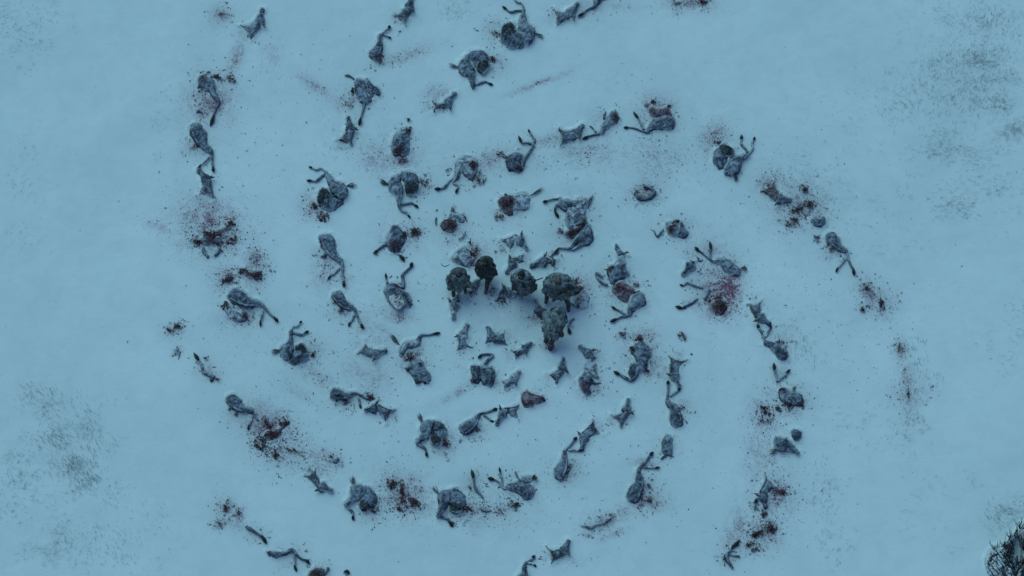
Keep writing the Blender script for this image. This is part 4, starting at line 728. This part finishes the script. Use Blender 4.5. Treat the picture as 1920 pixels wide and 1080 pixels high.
    for q in range(9):                                                        # pelts sewn over the cloak
        th0 = rnd.uniform(0, 6.283); i0 = rnd.randint(4, n - 9); ln = rnd.randint(5, 9); wd = rnd.randint(4, 8); s0 = int(th0 / 6.283 * seg); PV = []; PF = []
        for i in range(ln):
            for k in range(wd):
                p = VV[min(i0 + i, n - 1) * seg + (s0 + k) % seg].copy(); e_ = (i in (0, ln - 1)) or (k in (0, wd - 1)); th = 6.283 * ((s0 + k) % seg) / seg
                o_ = np.array([math.cos(th), math.sin(th), 0]); PV.append(p + o_ * (.012 if e_ else .035) + np.array([rnd.uniform(-.015, .015), rnd.uniform(-.015, .015), rnd.uniform(-.03, .03) if e_ else .0]))
        for i in range(ln - 1):
            for k in range(wd - 1): PF.append([i * wd + k, (i + 1) * wd + k, (i + 1) * wd + k + 1, i * wd + k + 1])
        mesh_obj('pelt', np.array(PV), PF, M[('fur_brown', 'hair', 'fur_black', 'fur')[q % 4]]).parent = t
    def tufty(name, c, r, mt, n_=260, L=(.03, .07), cutfront=False):
        iv, jf = ico(); import bmesh
        bm = bmesh.new(); bmesh.ops.create_icosphere(bm, subdivisions=3, radius=1.0)
        V = [np.array(v.co[:]) for v in bm.verts]; F = [[v.index for v in f.verts] for f in bm.faces]; bm.free()
        if cutfront:
            bad = {i for i, v in enumerate(V) if v[1] > .55 and v[2] < .45 and abs(v[0]) < .75}; F = [f for f in F if not any(q in bad for q in f)]
        V = [np.array(c) + v * np.array(r) * (1 + rnd.uniform(-.05, .05)) for v in V]; nb = len(V)
        for q in range(n_):
            f = F[rnd.randint(len(F))] if q >= 0 else None
            if max(f) >= nb: continue
            p = sum(V[k] for k in f) / 3; o_ = (p - np.array(c)) / np.array(r); tn = np.cross(o_, (0, 0, 1.0)); tn /= np.linalg.norm(tn) + 1e-6
            l_ = rnd.uniform(*L); w = rnd.uniform(.008, .018); o = len(V)
            V += [p - tn * w, p + tn * w, p + o_ * l_ * .7 + np.array([0, 0, -l_ * .5]) + tn * rnd.uniform(-.02, .02)]; F.append([o, o + 1, o + 2])
        mesh_obj(name, np.array(V), F, mt).parent = t
    if hood: tufty('hood', (0, lean - .005, 1.68), (.13, .16, .155), M[hoodmat or fur], 200, (.02, .05), cutfront=True)
    else: tufty('hair', (0, lean - .01, 1.70), (.098, .115, .11), M['fur_brown'], 120, (.01, .03), cutfront=True)
    if beard: tufty('beard', (0, lean + .10, 1.55), (.06, .05, .08), M['fur_brown'], 60, (.02, .05))
    tufty('fur_collar', (0, lean * .85 - .13, 1.46), (.29 * width, .22, .13), M[collar or fur], 420, (.03, .06))
    if pack: tufty('shoulder_pack', (pack[0], pack[1], 1.32), (.20, .17, .24), M[fur], 300, (.03, .07))
    # eyes
    V = []; F = []
    for s in (-1, 1):
        iv, jf = ico(); o = len(V); V += list(iv * .012 + np.array((s * .032, lean + .125, 1.685))); F += [[int(k) + o for k in f] for f in jf]
    mesh_obj('eyes', np.array(V), F, M['hoof']).parent = t
    return t
def held(name, label, cat, ch, m):
    V, F = tube_geo(ch, k=4, sides=7); o = mesh_obj(name, np.array(V), F, M[m], attr={'cut': np.zeros(len(V))}); c = np.array(V).mean(0); recenter(o, c); o['label'] = label; o['category'] = cat
person((861, 543), -88, 'leftmost person in a mottled pale grey cloak, facing down with both legs showing', 1.0, .16, (.12, .0), .14, True, 'fur', 'hair', ((.40, .16, .92), (-.38, .18, .95)), 1.15, .55, 'fur', seed=3, hoodmat='leather')
person((913, 524), -110, 'person in a dark green-black hooded cloak with one boot forward, second from the left', 1.06, .16, (-.30, .42), .05, True, 'fur_black', None, ((.30, .1, .98), (-.34, .16, .98)), .95, .55, 'fur_black', seed=5, hoodmat='hoof')
person((981, 548), -112, 'middle person in a round-backed grey fur cloak and dark hood, stick under one arm', 1.06, .20, (.10, -.10), .04, True, 'fur', None, ((.30, .14, 1.05), (-.34, .2, 1.0)), 1.14, .5, 'leather', seed=8, hoodmat='hoof')
person((1047, 557), -97, 'largest person, bare brown head above a huge ragged fur cloak, standing with legs apart', 1.17, .24, (.10, .34), .30, False, 'fur', None, ((.50, .05, 1.0), (-.46, .14, .98)), 1.28, .56, 'fur_black', beard=True, seed=11)
person((1037, 636), 58, 'lowest person bent forward up right, pack on the shoulder and brown trousers trailing down left', 1.08, .46, (-.48, -.30), .05, True, 'fur', None, ((.24, .25, 1.05), (-.42, .05, 1.1)), .98, .62, 'fur_brown', pack=(.22, .12), seed=14)
held('walking_stick', 'short dark stick jutting right from under the middle person\'s arm', 'stick', [(1000, 527, 1.0, 1.0), (1010, 524, 1.2, .98), (1018, 521, 1.0, .95)], 'wood')
held('hunting_bow', 'thin dark curved bow held at the left side of the leftmost person', 'bow', [(827, 494, .5, .9), (831, 499, .8, .95), (837, 499, .9, 1.0), (843, 496, .6, 1.05)], 'wood')
o = mesh_obj('bag', *[(lambda V, F: (V, F))(*lump_cloud((897, 507), 3, 6, 14, 0, 1.6, 3.0, 5, 0, .2))][0], M['hoof']); 
me = o.data; a = np.empty(len(me.vertices) * 3); me.vertices.foreach_get('co', a); a = a.reshape(-1, 3); a[:, 2] += .62; a[:, 1] -= .62 * _st / _ct; me.vertices.foreach_set('co', a.ravel()); recenter(o, a.mean(0))
o['label'] = 'small black bag hanging at the left side of the green-black cloaked person'; o['category'] = 'bag'

# ---------------------------------------------------------------- rock outcrop in the corner
t = thing('rock_outcrop', 'dark craggy rock streaked with snow in the bottom right corner', 'rock', (1900, 1050))
blob('boulder', [(1848, 1047), (1852, 1034), (1860, 1026), (1872, 1020), (1884, 1018), (1892, 1026), (1898, 1042), (1908, 1062), (1916, 1082), (1912, 1098), (1890, 1100), (1868, 1085), (1852, 1066)], .55, M['rock'], t, lump=.12, lumps=12, jag=2.0)
blob('ridge', [(1884, 1022), (1893, 1010), (1903, 1000), (1909, 992), (1908, 1004), (1903, 1018), (1899, 1030), (1906, 1050), (1918, 1075), (1922, 1092), (1906, 1092), (1896, 1060), (1888, 1040)], .8, M['rock'], t, lump=.35, lumps=6, jag=3)
blob('crag', [(1914, 992), (1921, 978), (1940, 976), (1960, 990), (1985, 1100), (1940, 1100), (1926, 1075), (1916, 1048), (1918, 1022), (1913, 1004)], .9, M['rock'], t, lump=.35, lumps=8, jag=3)
rs = np.random.RandomState(9); V = []; F = []
def streak(x, y, a, L_, r):
    global V, F
    n_ = 5; pts = []
    for k in range(n_):
        f = k / (n_ - 1); px = x + L_ * f * math.cos(a) + rs.normal(0, .7); py = y + L_ * f * math.sin(a) + rs.normal(0, .7); hz, hm = surf(px, py)
        if hz < .02: break
        pts.append((px, py, r * (.4 + math.sin(3.14 * min(max(f, .08), .92))) , hz + .01, hm))
    if len(pts) < 3: return
    v, f = tube_geo([p[:3] + (p[4],) for p in pts], k=3, sides=6); v = np.array(v).reshape(-1, 6, 3); zs = np.interp(np.linspace(0, 1, len(v)), np.linspace(0, 1, len(pts)), [p[3] for p in pts])
    v[:, :, 2] += (zs - v[:, :, 2].mean(1))[:, None]; o = len(V); V += list(v.reshape(-1, 3)); F += [[q + o for q in ff] for ff in f]
for _ in range(120): streak(rs.uniform(1850, 1915), rs.uniform(1018, 1090), 1.02 + rs.normal(0, .16), rs.uniform(8, 30), rs.uniform(.4, 1.0))
for _ in range(75): f_ = rs.rand(); streak(1888 + 26 * f_ + rs.normal(0, 5), 1008 + 70 * f_ + rs.normal(0, 4), 1.15 + rs.normal(0, .3), rs.uniform(6, 20), rs.uniform(.8, 1.9))
for _ in range(34): streak(rs.uniform(1913, 1930), rs.uniform(985, 1090), 1.35 + rs.normal(0, .3), rs.uniform(8, 26), rs.uniform(.8, 2.4))
attach(mesh_obj('bare_rock_bands', np.array(V), F, M['rock_dark']), t)
t = thing('bare_shrub', 'bare dark twigs rising above the rock in the bottom right corner', 'shrub', (1908, 1005))
V = []; F = []; rs = np.random.RandomState(4)
for (x, y) in ((1905, 1000), (1893, 1012), (1880, 1024), (1912, 990), (1918, 1030), (1866, 1030), (1898, 1040), (1908, 1062)):
    for q in range(7):
        L_ = rs.uniform(8, 24); a = rs.uniform(-2.3, -.7); z0_ = rs.uniform(.1, .6); m = (x + L_ * .5 * math.cos(a) + rs.normal(0, 1.5), y + L_ * .5 * math.sin(a)); e = (x + L_ * math.cos(a), y + L_ * math.sin(a))
        v, f = tube_geo([(x + rs.normal(0, 2), y + rs.normal(0, 2), .8, z0_), (m[0], m[1], .55, z0_ + .15), (e[0], e[1], .2, z0_ + .25)], k=3, sides=5); o = len(V); V += v; F += [[k + o for k in ff] for ff in f]
attach(mesh_obj('branches', np.array(V), F, M['wood']), t)

# ---------------------------------------------------------------- snowfield
STAINS = [  # x, y, rx, ry, rot, strength
 (390, 405, 50, 30, .1, .8), (395, 190, 38, 42, 0, .7), (440, 110, 12, 34, .5, .6), (400, 445, 60, 28, 0, .7), (480, 500, 22, 32, 0, .6), (425, 525, 26, 22, 0, .6),
 (1364, 543, 20, 38, .25, 1.6), (1345, 540, 34, 36, 0, .9), (1350, 575, 32, 24, 0, .9), (1330, 470, 40, 28, 0, .3), (1010, 155, 55, 6, -.35, .55), (885, 155, 0.1, .1, 0, 0), (820, 175, 22, 14, 0, .5),
 (705, 300, 30, 26, 0, .4), (750, 300, 30, 18, 0, .55), (915, 300, 36, 16, -.5, .5), (1030, 265, 45, 12, -.1, .45), (1110, 285, 70, 22, 0, .3), (1225, 300, 60, 40, 0, .22), (590, 160, 36, 10, .6, .45),
 (655, 190, 26, 18, 0, .55), (760, 105, 60, 14, -.3, .35), (500, 800, 50, 30, .6, .9), (520, 835, 30, 30, 0, .7), (600, 865, 30, 24, 0, .6), (755, 925, 44, 36, .5, .7), (900, 960, 70, 30, 0, .35),
 (870, 945, 30, 20, 0, .6), (720, 945, 24, 26, 0, .4), (830, 820, 30, 20, .3, .45), (1060, 885, 26, 22, 0, .4), (1215, 940, 36, 22, 0, .45), (1140, 975, 46, 12, -.5, .6), (1210, 870, 22, 10, 0, .5),
 (1380, 1000, 20, 50, .35, .55), (1430, 1000, 34, 30, 0, .6), (1455, 930, 34, 36, 0, .5), (1435, 780, 26, 50, 0, .4), (1430, 850, 30, 60, 0, .35), (1480, 755, 34, 24, 0, .6), (1635, 560, 16, 40, -.6, .5),
 (1700, 720, 12, 60, -.1, .4), (1690, 655, 10, 20, 0, .5), (1500, 390, 44, 36, 0, .55), (1340, 260, 24, 26, .6, .6), (1445, 345, 26, 22, 0, .5), (1230, 205, 32, 26, 0, .6), (1205, 640, 30, 26, 0, .6),
 (1225, 690, 30, 22, 0, .5), (1110, 730, 28, 18, 0, .4), (1000, 750, 34, 18, 0, .25), (770, 670, 26, 22, 0, .45), (700, 620, 60, 30, .5, .25), (690, 700, 44, 30, .4, .35), (600, 710, 50, 16, .6, .35),
 (745, 590, 30, 20, 0, .4), (610, 510, 24, 30, 0, .45), (640, 520, 20, 24, 0, .3), (590, 395, 24, 18, 0, .5), (755, 440, 32, 26, 0, .4), (850, 430, 32, 22, 0, .4), (950, 395, 28, 20, 0, .35), (1060, 445, 26, 14, 0, .4),
 (890, 475, 22, 20, 0, .7), (945, 470, 14, 7, 0, .5), (1090, 540, 22, 30, 0, .5), (940, 560, 22, 14, 0, .45), (1005, 597, 16, 8, 0, .5), (1030, 648, 18, 10, 0, .45), (1165, 545, 28, 22, 0, .5), (1155, 510, 30, 20, 0, .25),
 (1270, 430, 28, 22, 0, .4), (1210, 360, 30, 20, 0, .5), (1300, 480, 16, 14, 0, .4), (430, 955, 26, 16, .6, .5), (445, 980, 30, 14, .4, .35), (1300, 5, 44, 14, 0, .6), (415, 30, 18, 14, 0, .4), (325, 620, 22, 12, 0, .35),
 (390, 700, 22, 16, 0, .3), (450, 590, 36, 22, 0, .4), (300, 425, 30, 12, .3, .3), (1075, 1050, 40, 14, 0, .15), (560, 735, 44, 14, .5, .2), (1165, 10, 30, 10, 0, .25), (990, 300, 34, 20, 0, .15), (870, 730, 50, 8, -.5, .4), (1150, 1000, 30, 8, -.4, .3), (510, 115, 20, 40, 0, .15)]
SCOUR = [(1830, 140, 120, 120, 1.0), (1790, 285, 130, 40, .8), (1790, 375, 120, 45, .7), (1900, 230, 60, 90, 1.0), (1690, 130, 90, 90, .5), (1890, 30, 90, 60, .8), (1750, 30, 90, 50, .5), (110, 810, 80, 110, .9), (130, 900, 80, 90, .8), (60, 980, 120, 110, .7), (260, 960, 110, 120, .4), (30, 40, 90, 90, .6), (60, 250, 120, 120, .25), (850, 30, 60, 40, .5), (1880, 960, 80, 50, .9), (1700, 700, 60, 130, .35), (1500, 600, 80, 130, .2), (1500, 340, 110, 90, .4), (1560, 1010, 60, 80, .35), (1800, 640, 120, 160, .3), (1100, 300, 120, 60, .35), (1270, 300, 130, 70, .4), (400, 230, 80, 60, .3), (700, 880, 130, 50, .25), (640, 620, 140, 120, .2), (310, 850, 120, 60, .15), (1500, 870, 130, 160, .3)]
def axis(a, b, step, far, k=22):
    inner = np.arange(a, b + step * .5, step); g = np.geomspace(step * 2, far, k)
    return np.concatenate([(a - g)[::-1], inner, b + g])
c0 = G((-30, 1110))[0]; c1 = G((1950, -30))[0]
ax_ = axis(-23.5, 23.5, .065, 500); ay_ = axis(c0[1] - .3, c1[1] + .3, .07, 500)
X, Y = np.meshgrid(ax_, ay_)
# back to photo px
D3 = np.stack([X.ravel() - CAM[0], Y.ravel() - CAM[1], np.full(X.size, -CAM[2])], 1)
fx = D3[:, 0]; fy = D3[:, 1] * _ct + D3[:, 2] * _st; fz = -(-D3[:, 1] * _st + D3[:, 2] * _ct)
fz = np.maximum(fz, 1.0)
PX = (fx / fz * LENS / 36 * W + W / 2).reshape(X.shape); PY = (H / 2 - fy / fz * LENS / 36 * W).reshape(X.shape)
inb = (PX > -60) & (PX < 1980) & (PY > -60) & (PY < 1140)
stain = np.zeros(X.shape); dirt_shade = np.zeros(X.shape); scour = np.zeros(X.shape)
def splat(A, x, y, rx, ry, rot, s, soft=1.0, mode='max'):
    m = inb & (np.abs(PX - x) < 3 * max(rx, ry)) & (np.abs(PY - y) < 3 * max(rx, ry)); i = np.nonzero(m)
    if not len(i[0]): return
    dx = PX[i] - x; dy = PY[i] - y; c, q = math.cos(rot), math.sin(rot); u = (dx * c + dy * q) / rx; v = (-dx * q + dy * c) / ry
    g = s * np.exp(-(u * u + v * v) ** .8 * 1.1); A[i] = np.maximum(A[i], g) if mode == 'max' else A[i] + g
for x, y, rx, ry, rot, s in STAINS:
    if s: splat(stain, x, y, rx, ry, rot, s)
for x, y, r, s in SITES:
    splat(stain, x, y, r, r * .8, 0, s * .55); splat(dirt_shade, x, y, r * 1.2, r, 0, .28)
clot = np.zeros(X.shape)
for x, y, rx, ry, rot, ring, s in CLOTS:
    tmp = np.zeros(X.shape) if ring > .3 else None
    if ring > .3:
        for k in range(7): splat(clot, x + rx * .85 * math.cos(k * .9), y + ry * .85 * math.sin(k * .9), 3.5, 3.5, 0, s * .8)
    else: splat(clot, x, y, max(rx * 1.05, 2.5), max(ry * 1.05, 2.5), rot, s)
for x, y, rx, ry, s in SCOUR: splat(scour, x, y, rx, ry, 0, s)
for x, y, r in ((880, 535, 26), (985, 560, 26), (1050, 565, 30), (1040, 620, 26), (920, 540, 22), (985, 600, 30)): splat(dirt_shade, x, y, r * 1.3, r * 1.1, 0, .34)  # soft overcast shade around the people, painted grey into the trodden snow
far = np.clip((np.hypot(X, Y) - 30) / 100, 0, 1)
Z = (-.03 + .028 * pn(X, Y, 3.4, 1) + .005 * pn(X, Y, .9, 4) + .002 * pn(X, Y, .25, 7)) * (1 - far) + far * 1.2 * (pn(X, Y, 60, 2))
for poly in OUTL:                                                             # snow drifted up against every piece
    x0, y0 = poly.min(0) - 9; x1, y1 = poly.max(0) + 9
    j0, j1 = np.searchsorted(ax_, [G((x0, (y0 + y1) / 2))[0][0], G((x1, (y0 + y1) / 2))[0][0]]); i0, i1 = np.searchsorted(ay_, [G(((x0 + x1) / 2, y1))[0][1], G(((x0 + x1) / 2, y0))[0][1]])
    sl = (slice(max(i0 - 1, 0), i1 + 1), slice(max(j0 - 1, 0), j1 + 1)); D = sdf(poly, PX[sl], PY[sl])
    Z[sl] += .075 * np.exp(-((D + 1.0) / 3.6) ** 2) * (.45 + .75 * np.clip(pn(PX[sl], PY[sl], 9, 3), -.6, 1))
for x, y, r in ((861, 541, 16), (914, 536, 14), (985, 551, 14), (1030, 566, 10), (1068, 558, 10), (1032, 645, 14)):      # trodden hollows
    m = inb & (np.hypot(PX - x, PY - y) < 3 * r); Z[m] -= .05 * np.exp(-((PX[m] - x) ** 2 + (PY[m] - y) ** 2) / r ** 2)
ny, nx = X.shape; idx = np.arange(nx * ny).reshape(ny, nx)
F = np.stack([idx[:-1, :-1].ravel(), idx[:-1, 1:].ravel(), idx[1:, 1:].ravel(), idx[1:, :-1].ravel()], 1)
g_ = mesh_obj('snow_ground', np.stack([X.ravel(), Y.ravel(), Z.ravel()], 1), F, M['snow'], attr={'stain': stain.ravel(), 'dirt_shade': dirt_shade.ravel(), 'scour': scour.ravel(), 'clot': clot.ravel()}); g_['kind'] = 'structure'

# ---------------------------------------------------------------- specks of blood and debris (nobody could count them)
rnd = np.random.RandomState(5); V = []; F = []; mi = []; o = 0
tet = np.array([[1, 0, -.3], [-.5, .87, -.3], [-.5, -.87, -.3], [0, 0, .7]], float); tf = np.array([[0, 1, 3], [1, 2, 3], [2, 0, 3], [0, 2, 1]])
def speck(x, y, s, el=1.0, rot=0.0, m=0):
    global o
    q = tet * (1 + rnd.uniform(-.3, .3, (4, 1))) * np.array([s * PXM * el, s * PXM, s * PXM * .5]); c, n = math.cos(rot), math.sin(rot)
    q = np.stack([q[:, 0] * c - q[:, 1] * n, q[:, 0] * n + q[:, 1] * c, q[:, 2]], 1) + G((x, y), .0)[0] + np.array([0, 0, -.01])
    V.append(q); F.append(tf + o); o += 4; mi.extend([m] * 4)
for (x, y, r, s) in SITES:
    dr = rnd.uniform(0, 3.14); an = rnd.uniform(.45, 1.0)
    for _ in range(int(20 + r * s * 7)):
        d = r * (.55 + abs(rnd.normal(0, .75))); a = rnd.uniform(0, 6.283); u_, v_ = d * math.cos(a), d * math.sin(a) * an; a = dr + rnd.normal(0, .6); speck(x + u_ * math.cos(dr) - v_ * math.sin(dr), y + u_ * math.sin(dr) + v_ * math.cos(dr), rnd.choice([.4, .55, .8, 1.3], p=[.46, .32, .16, .06]) * rnd.uniform(.7, 1.15), rnd.uniform(.8, 2.4), a, int(rnd.rand() < .5))
for x, y, rx, ry, rot, s in STAINS:
    if not s: continue
    for _ in range(int(rx * ry * s * .42) + 12):
        u, v = rnd.normal(0, .75, 2); c, q = math.cos(rot), math.sin(rot); speck(x + u * rx * c - v * ry * q, y + u * rx * q + v * ry * c, rnd.choice([.4, .6, .9, 1.5], p=[.5, .33, .13, .04]), rnd.uniform(.8, 2.0), rnd.uniform(0, 3.1), int(rnd.rand() < .35))
for (x, y, r, s) in SITES:                                                    # torn scraps lying between the pieces
    for _ in range(int(2 + r * s * .5)):
        a = rnd.uniform(0, 6.283); d = r * rnd.uniform(.7, 1.9); px, py = x + d * math.cos(a), y + d * math.sin(a) * .8
        for _ in range(rnd.randint(2, 7)): speck(px + rnd.normal(0, 1.5), py + rnd.normal(0, 1.2), rnd.uniform(.4, 1.1), rnd.uniform(1, 3.2), a + rnd.normal(0, .5), int(rnd.rand() < .6))
# wide, thin scatter over the whole spiral field
for cx, cy, rx, ry, n in ((1480, 340, 90, 70, 170), (1250, 290, 130, 60, 150), (600, 240, 200, 120, 130), (1480, 880, 70, 130, 200), (1230, 800, 110, 100, 170), (1400, 600, 120, 120, 130), (1560, 560, 90, 110, 110), (1180, 150, 90, 40, 60), (700, 850, 150, 60, 110), (640, 640, 150, 90, 150), (950, 960, 180, 60, 110), (420, 330, 110, 120, 110), (450, 700, 110, 80, 80), (960, 540, 420, 330, 260), (1660, 650, 70, 110, 80), (350, 420, 60, 60, 60), (560, 130, 80, 60, 60), (1050, 850, 120, 70, 80), (960, 540, 620, 430, 900), (1500, 500, 200, 330, 300), (420, 450, 130, 330, 260)):
    for _ in range(n):
        u, v = rnd.normal(0, .6, 2); speck(cx + u * rx, cy + v * ry, rnd.choice([.35, .5, .75, 1.1], p=[.45, .33, .18, .04]), rnd.uniform(.8, 3.6), rnd.uniform(0, 3.1), int(rnd.rand() < .7))
sp_ = mesh_obj('blood_spatter', np.concatenate(V), np.concatenate(F), None, smooth=False, mats=[M['spatter'], M['grit']], mi=mi)
sp_['kind'] = 'stuff'; sp_['label'] = 'dark specks of blood and debris strewn over the snow'; sp_['category'] = 'spatter'

# ---------------------------------------------------------------- dry grass poking through the scoured snow
V = []; F = []; o = 0
def blade(x, y, L, a, w):
    global o
    a += rnd.uniform(-.35, .35); dx, dy = math.cos(a), math.sin(a); p = G((x, y))[0]; Lm = L * PXM; nx_, ny_ = -dy * w, dx * w
    bend = rnd.uniform(-.25, .25) * Lm
    pts = [(0, 0, -.03), (.5 * Lm, bend * .5, .035), (Lm, bend, .005)]
    for i, (u, v, z) in enumerate(pts):
        ww = (1, .8, .15)[i]; q = np.array([p[0] + u * dx - v * dy, p[1] + u * dy + v * dx, z + .0]); V.append(q + np.array([nx_ * ww, ny_ * ww, 0])); V.append(q - np.array([nx_ * ww, ny_ * ww, -.004]))
    F.extend([[o, o + 1, o + 3, o + 2], [o + 2, o + 3, o + 5, o + 4]]); o += 6
GR = [(1800, 160, 120, 120, 130, 1.0), (1830, 330, 90, 60, 70, .3), (130, 860, 90, 120, 80, -1.0), (1600, 250, 120, 120, 30, -.8), (1850, 115, 34, 14, 70, .2), (1845, 95, 40, 30, 60, .6), (1878, 150, 40, 8, 55, .1), (1877, 200, 18, 18, 70, .5), (1905, 245, 20, 10, 60, .4), (1810, 130, 60, 60, 130, .9), (1825, 180, 40, 40, 80, 1.0), (1760, 285, 36, 7, 50, -.1), (1820, 285, 46, 9, 36, .25), (1770, 255, 40, 8, 26, -.1), (1790, 375, 60, 16, 34, .2), (1800, 395, 40, 10, 34, .1), (1870, 355, 50, 18, 22, .6), (1740, 140, 50, 50, 70, 1.0), (1690, 180, 50, 40, 36, -.8), (1650, 200, 50, 50, 26, -.8), (1850, 30, 50, 30, 90, 1.1), (1770, 30, 40, 40, 40, -1.0), (1900, 60, 30, 30, 40, 1.2),
      (105, 820, 22, 12, 60, -.6), (135, 870, 16, 18, 90, -.9), (90, 760, 24, 24, 50, -.8), (170, 800, 14, 34, 55, -1.2), (155, 905, 14, 12, 30, -.7), (60, 735, 24, 14, 26, -.8), (170, 885, 12, 26, 46, -1.2), (215, 920, 14, 20, 14, 1.2), (185, 985, 8, 16, 12, -1.2), (80, 1040, 40, 16, 50, .6), (120, 1010, 30, 40, 40, 1.2), (20, 900, 30, 60, 50, .8), (60, 870, 40, 60, 50, .6), (200, 1030, 60, 40, 40, -1.0), (270, 990, 50, 60, 26, -.9), (25, 40, 40, 40, 60, .6), (40, 100, 40, 30, 34, .8), (90, 30, 30, 20, 20, 1.1), (850, 25, 30, 20, 26, .9), (870, 10, 30, 10, 14, .1), (60, 320, 50, 60, 26, 1.0), (45, 440, 20, 16, 12, 1.2),
      (1898, 960, 24, 26, 50, .3), (1870, 970, 20, 20, 30, -1.0), (1720, 690, 30, 60, 50, 1.3), (1700, 800, 30, 40, 40, 1.3), (1500, 650, 40, 60, 36, 1.3), (1480, 345, 60, 50, 50, -.5), (1530, 360, 60, 50, 40, -.4), (1560, 1000, 30, 50, 34, 1.0), (1740, 960, 70, 60, 18, .1), (1890, 620, 40, 80, 24, .1), (1100, 290, 90, 30, 50, .5), (1230, 290, 80, 40, 50, -.9), (660, 290, 60, 50, 40, -.9), (750, 360, 40, 30, 20, .8), (330, 200, 40, 60, 20, 1.2), (1620, 820, 50, 60, 16, 1.2), (1560, 900, 40, 60, 22, 1.3), (1660, 430, 60, 60, 18, .2)]
for cx, cy, rx, ry, n, a in GR:
    for _ in range(int(n * .75)):
        u, v = rnd.normal(0, .6, 2); x, y = cx + u * rx, cy + v * ry; ta = a + rnd.normal(0, .35)
        for _ in range(rnd.randint(1, 8)):                                     # one rooted tuft
            blade(x + rnd.normal(0, 9), y + rnd.normal(0, 8), rnd.uniform(3, 10), ta + rnd.choice([0, math.pi], p=[.75, .25]), rnd.uniform(.002, .0055))
gr = mesh_obj('dry_grass', np.array(V), F, M['grass'], smooth=False); gr['kind'] = 'stuff'; gr['label'] = 'wisps of dead grass poking through thin snow near the corners'; gr['category'] = 'grass'
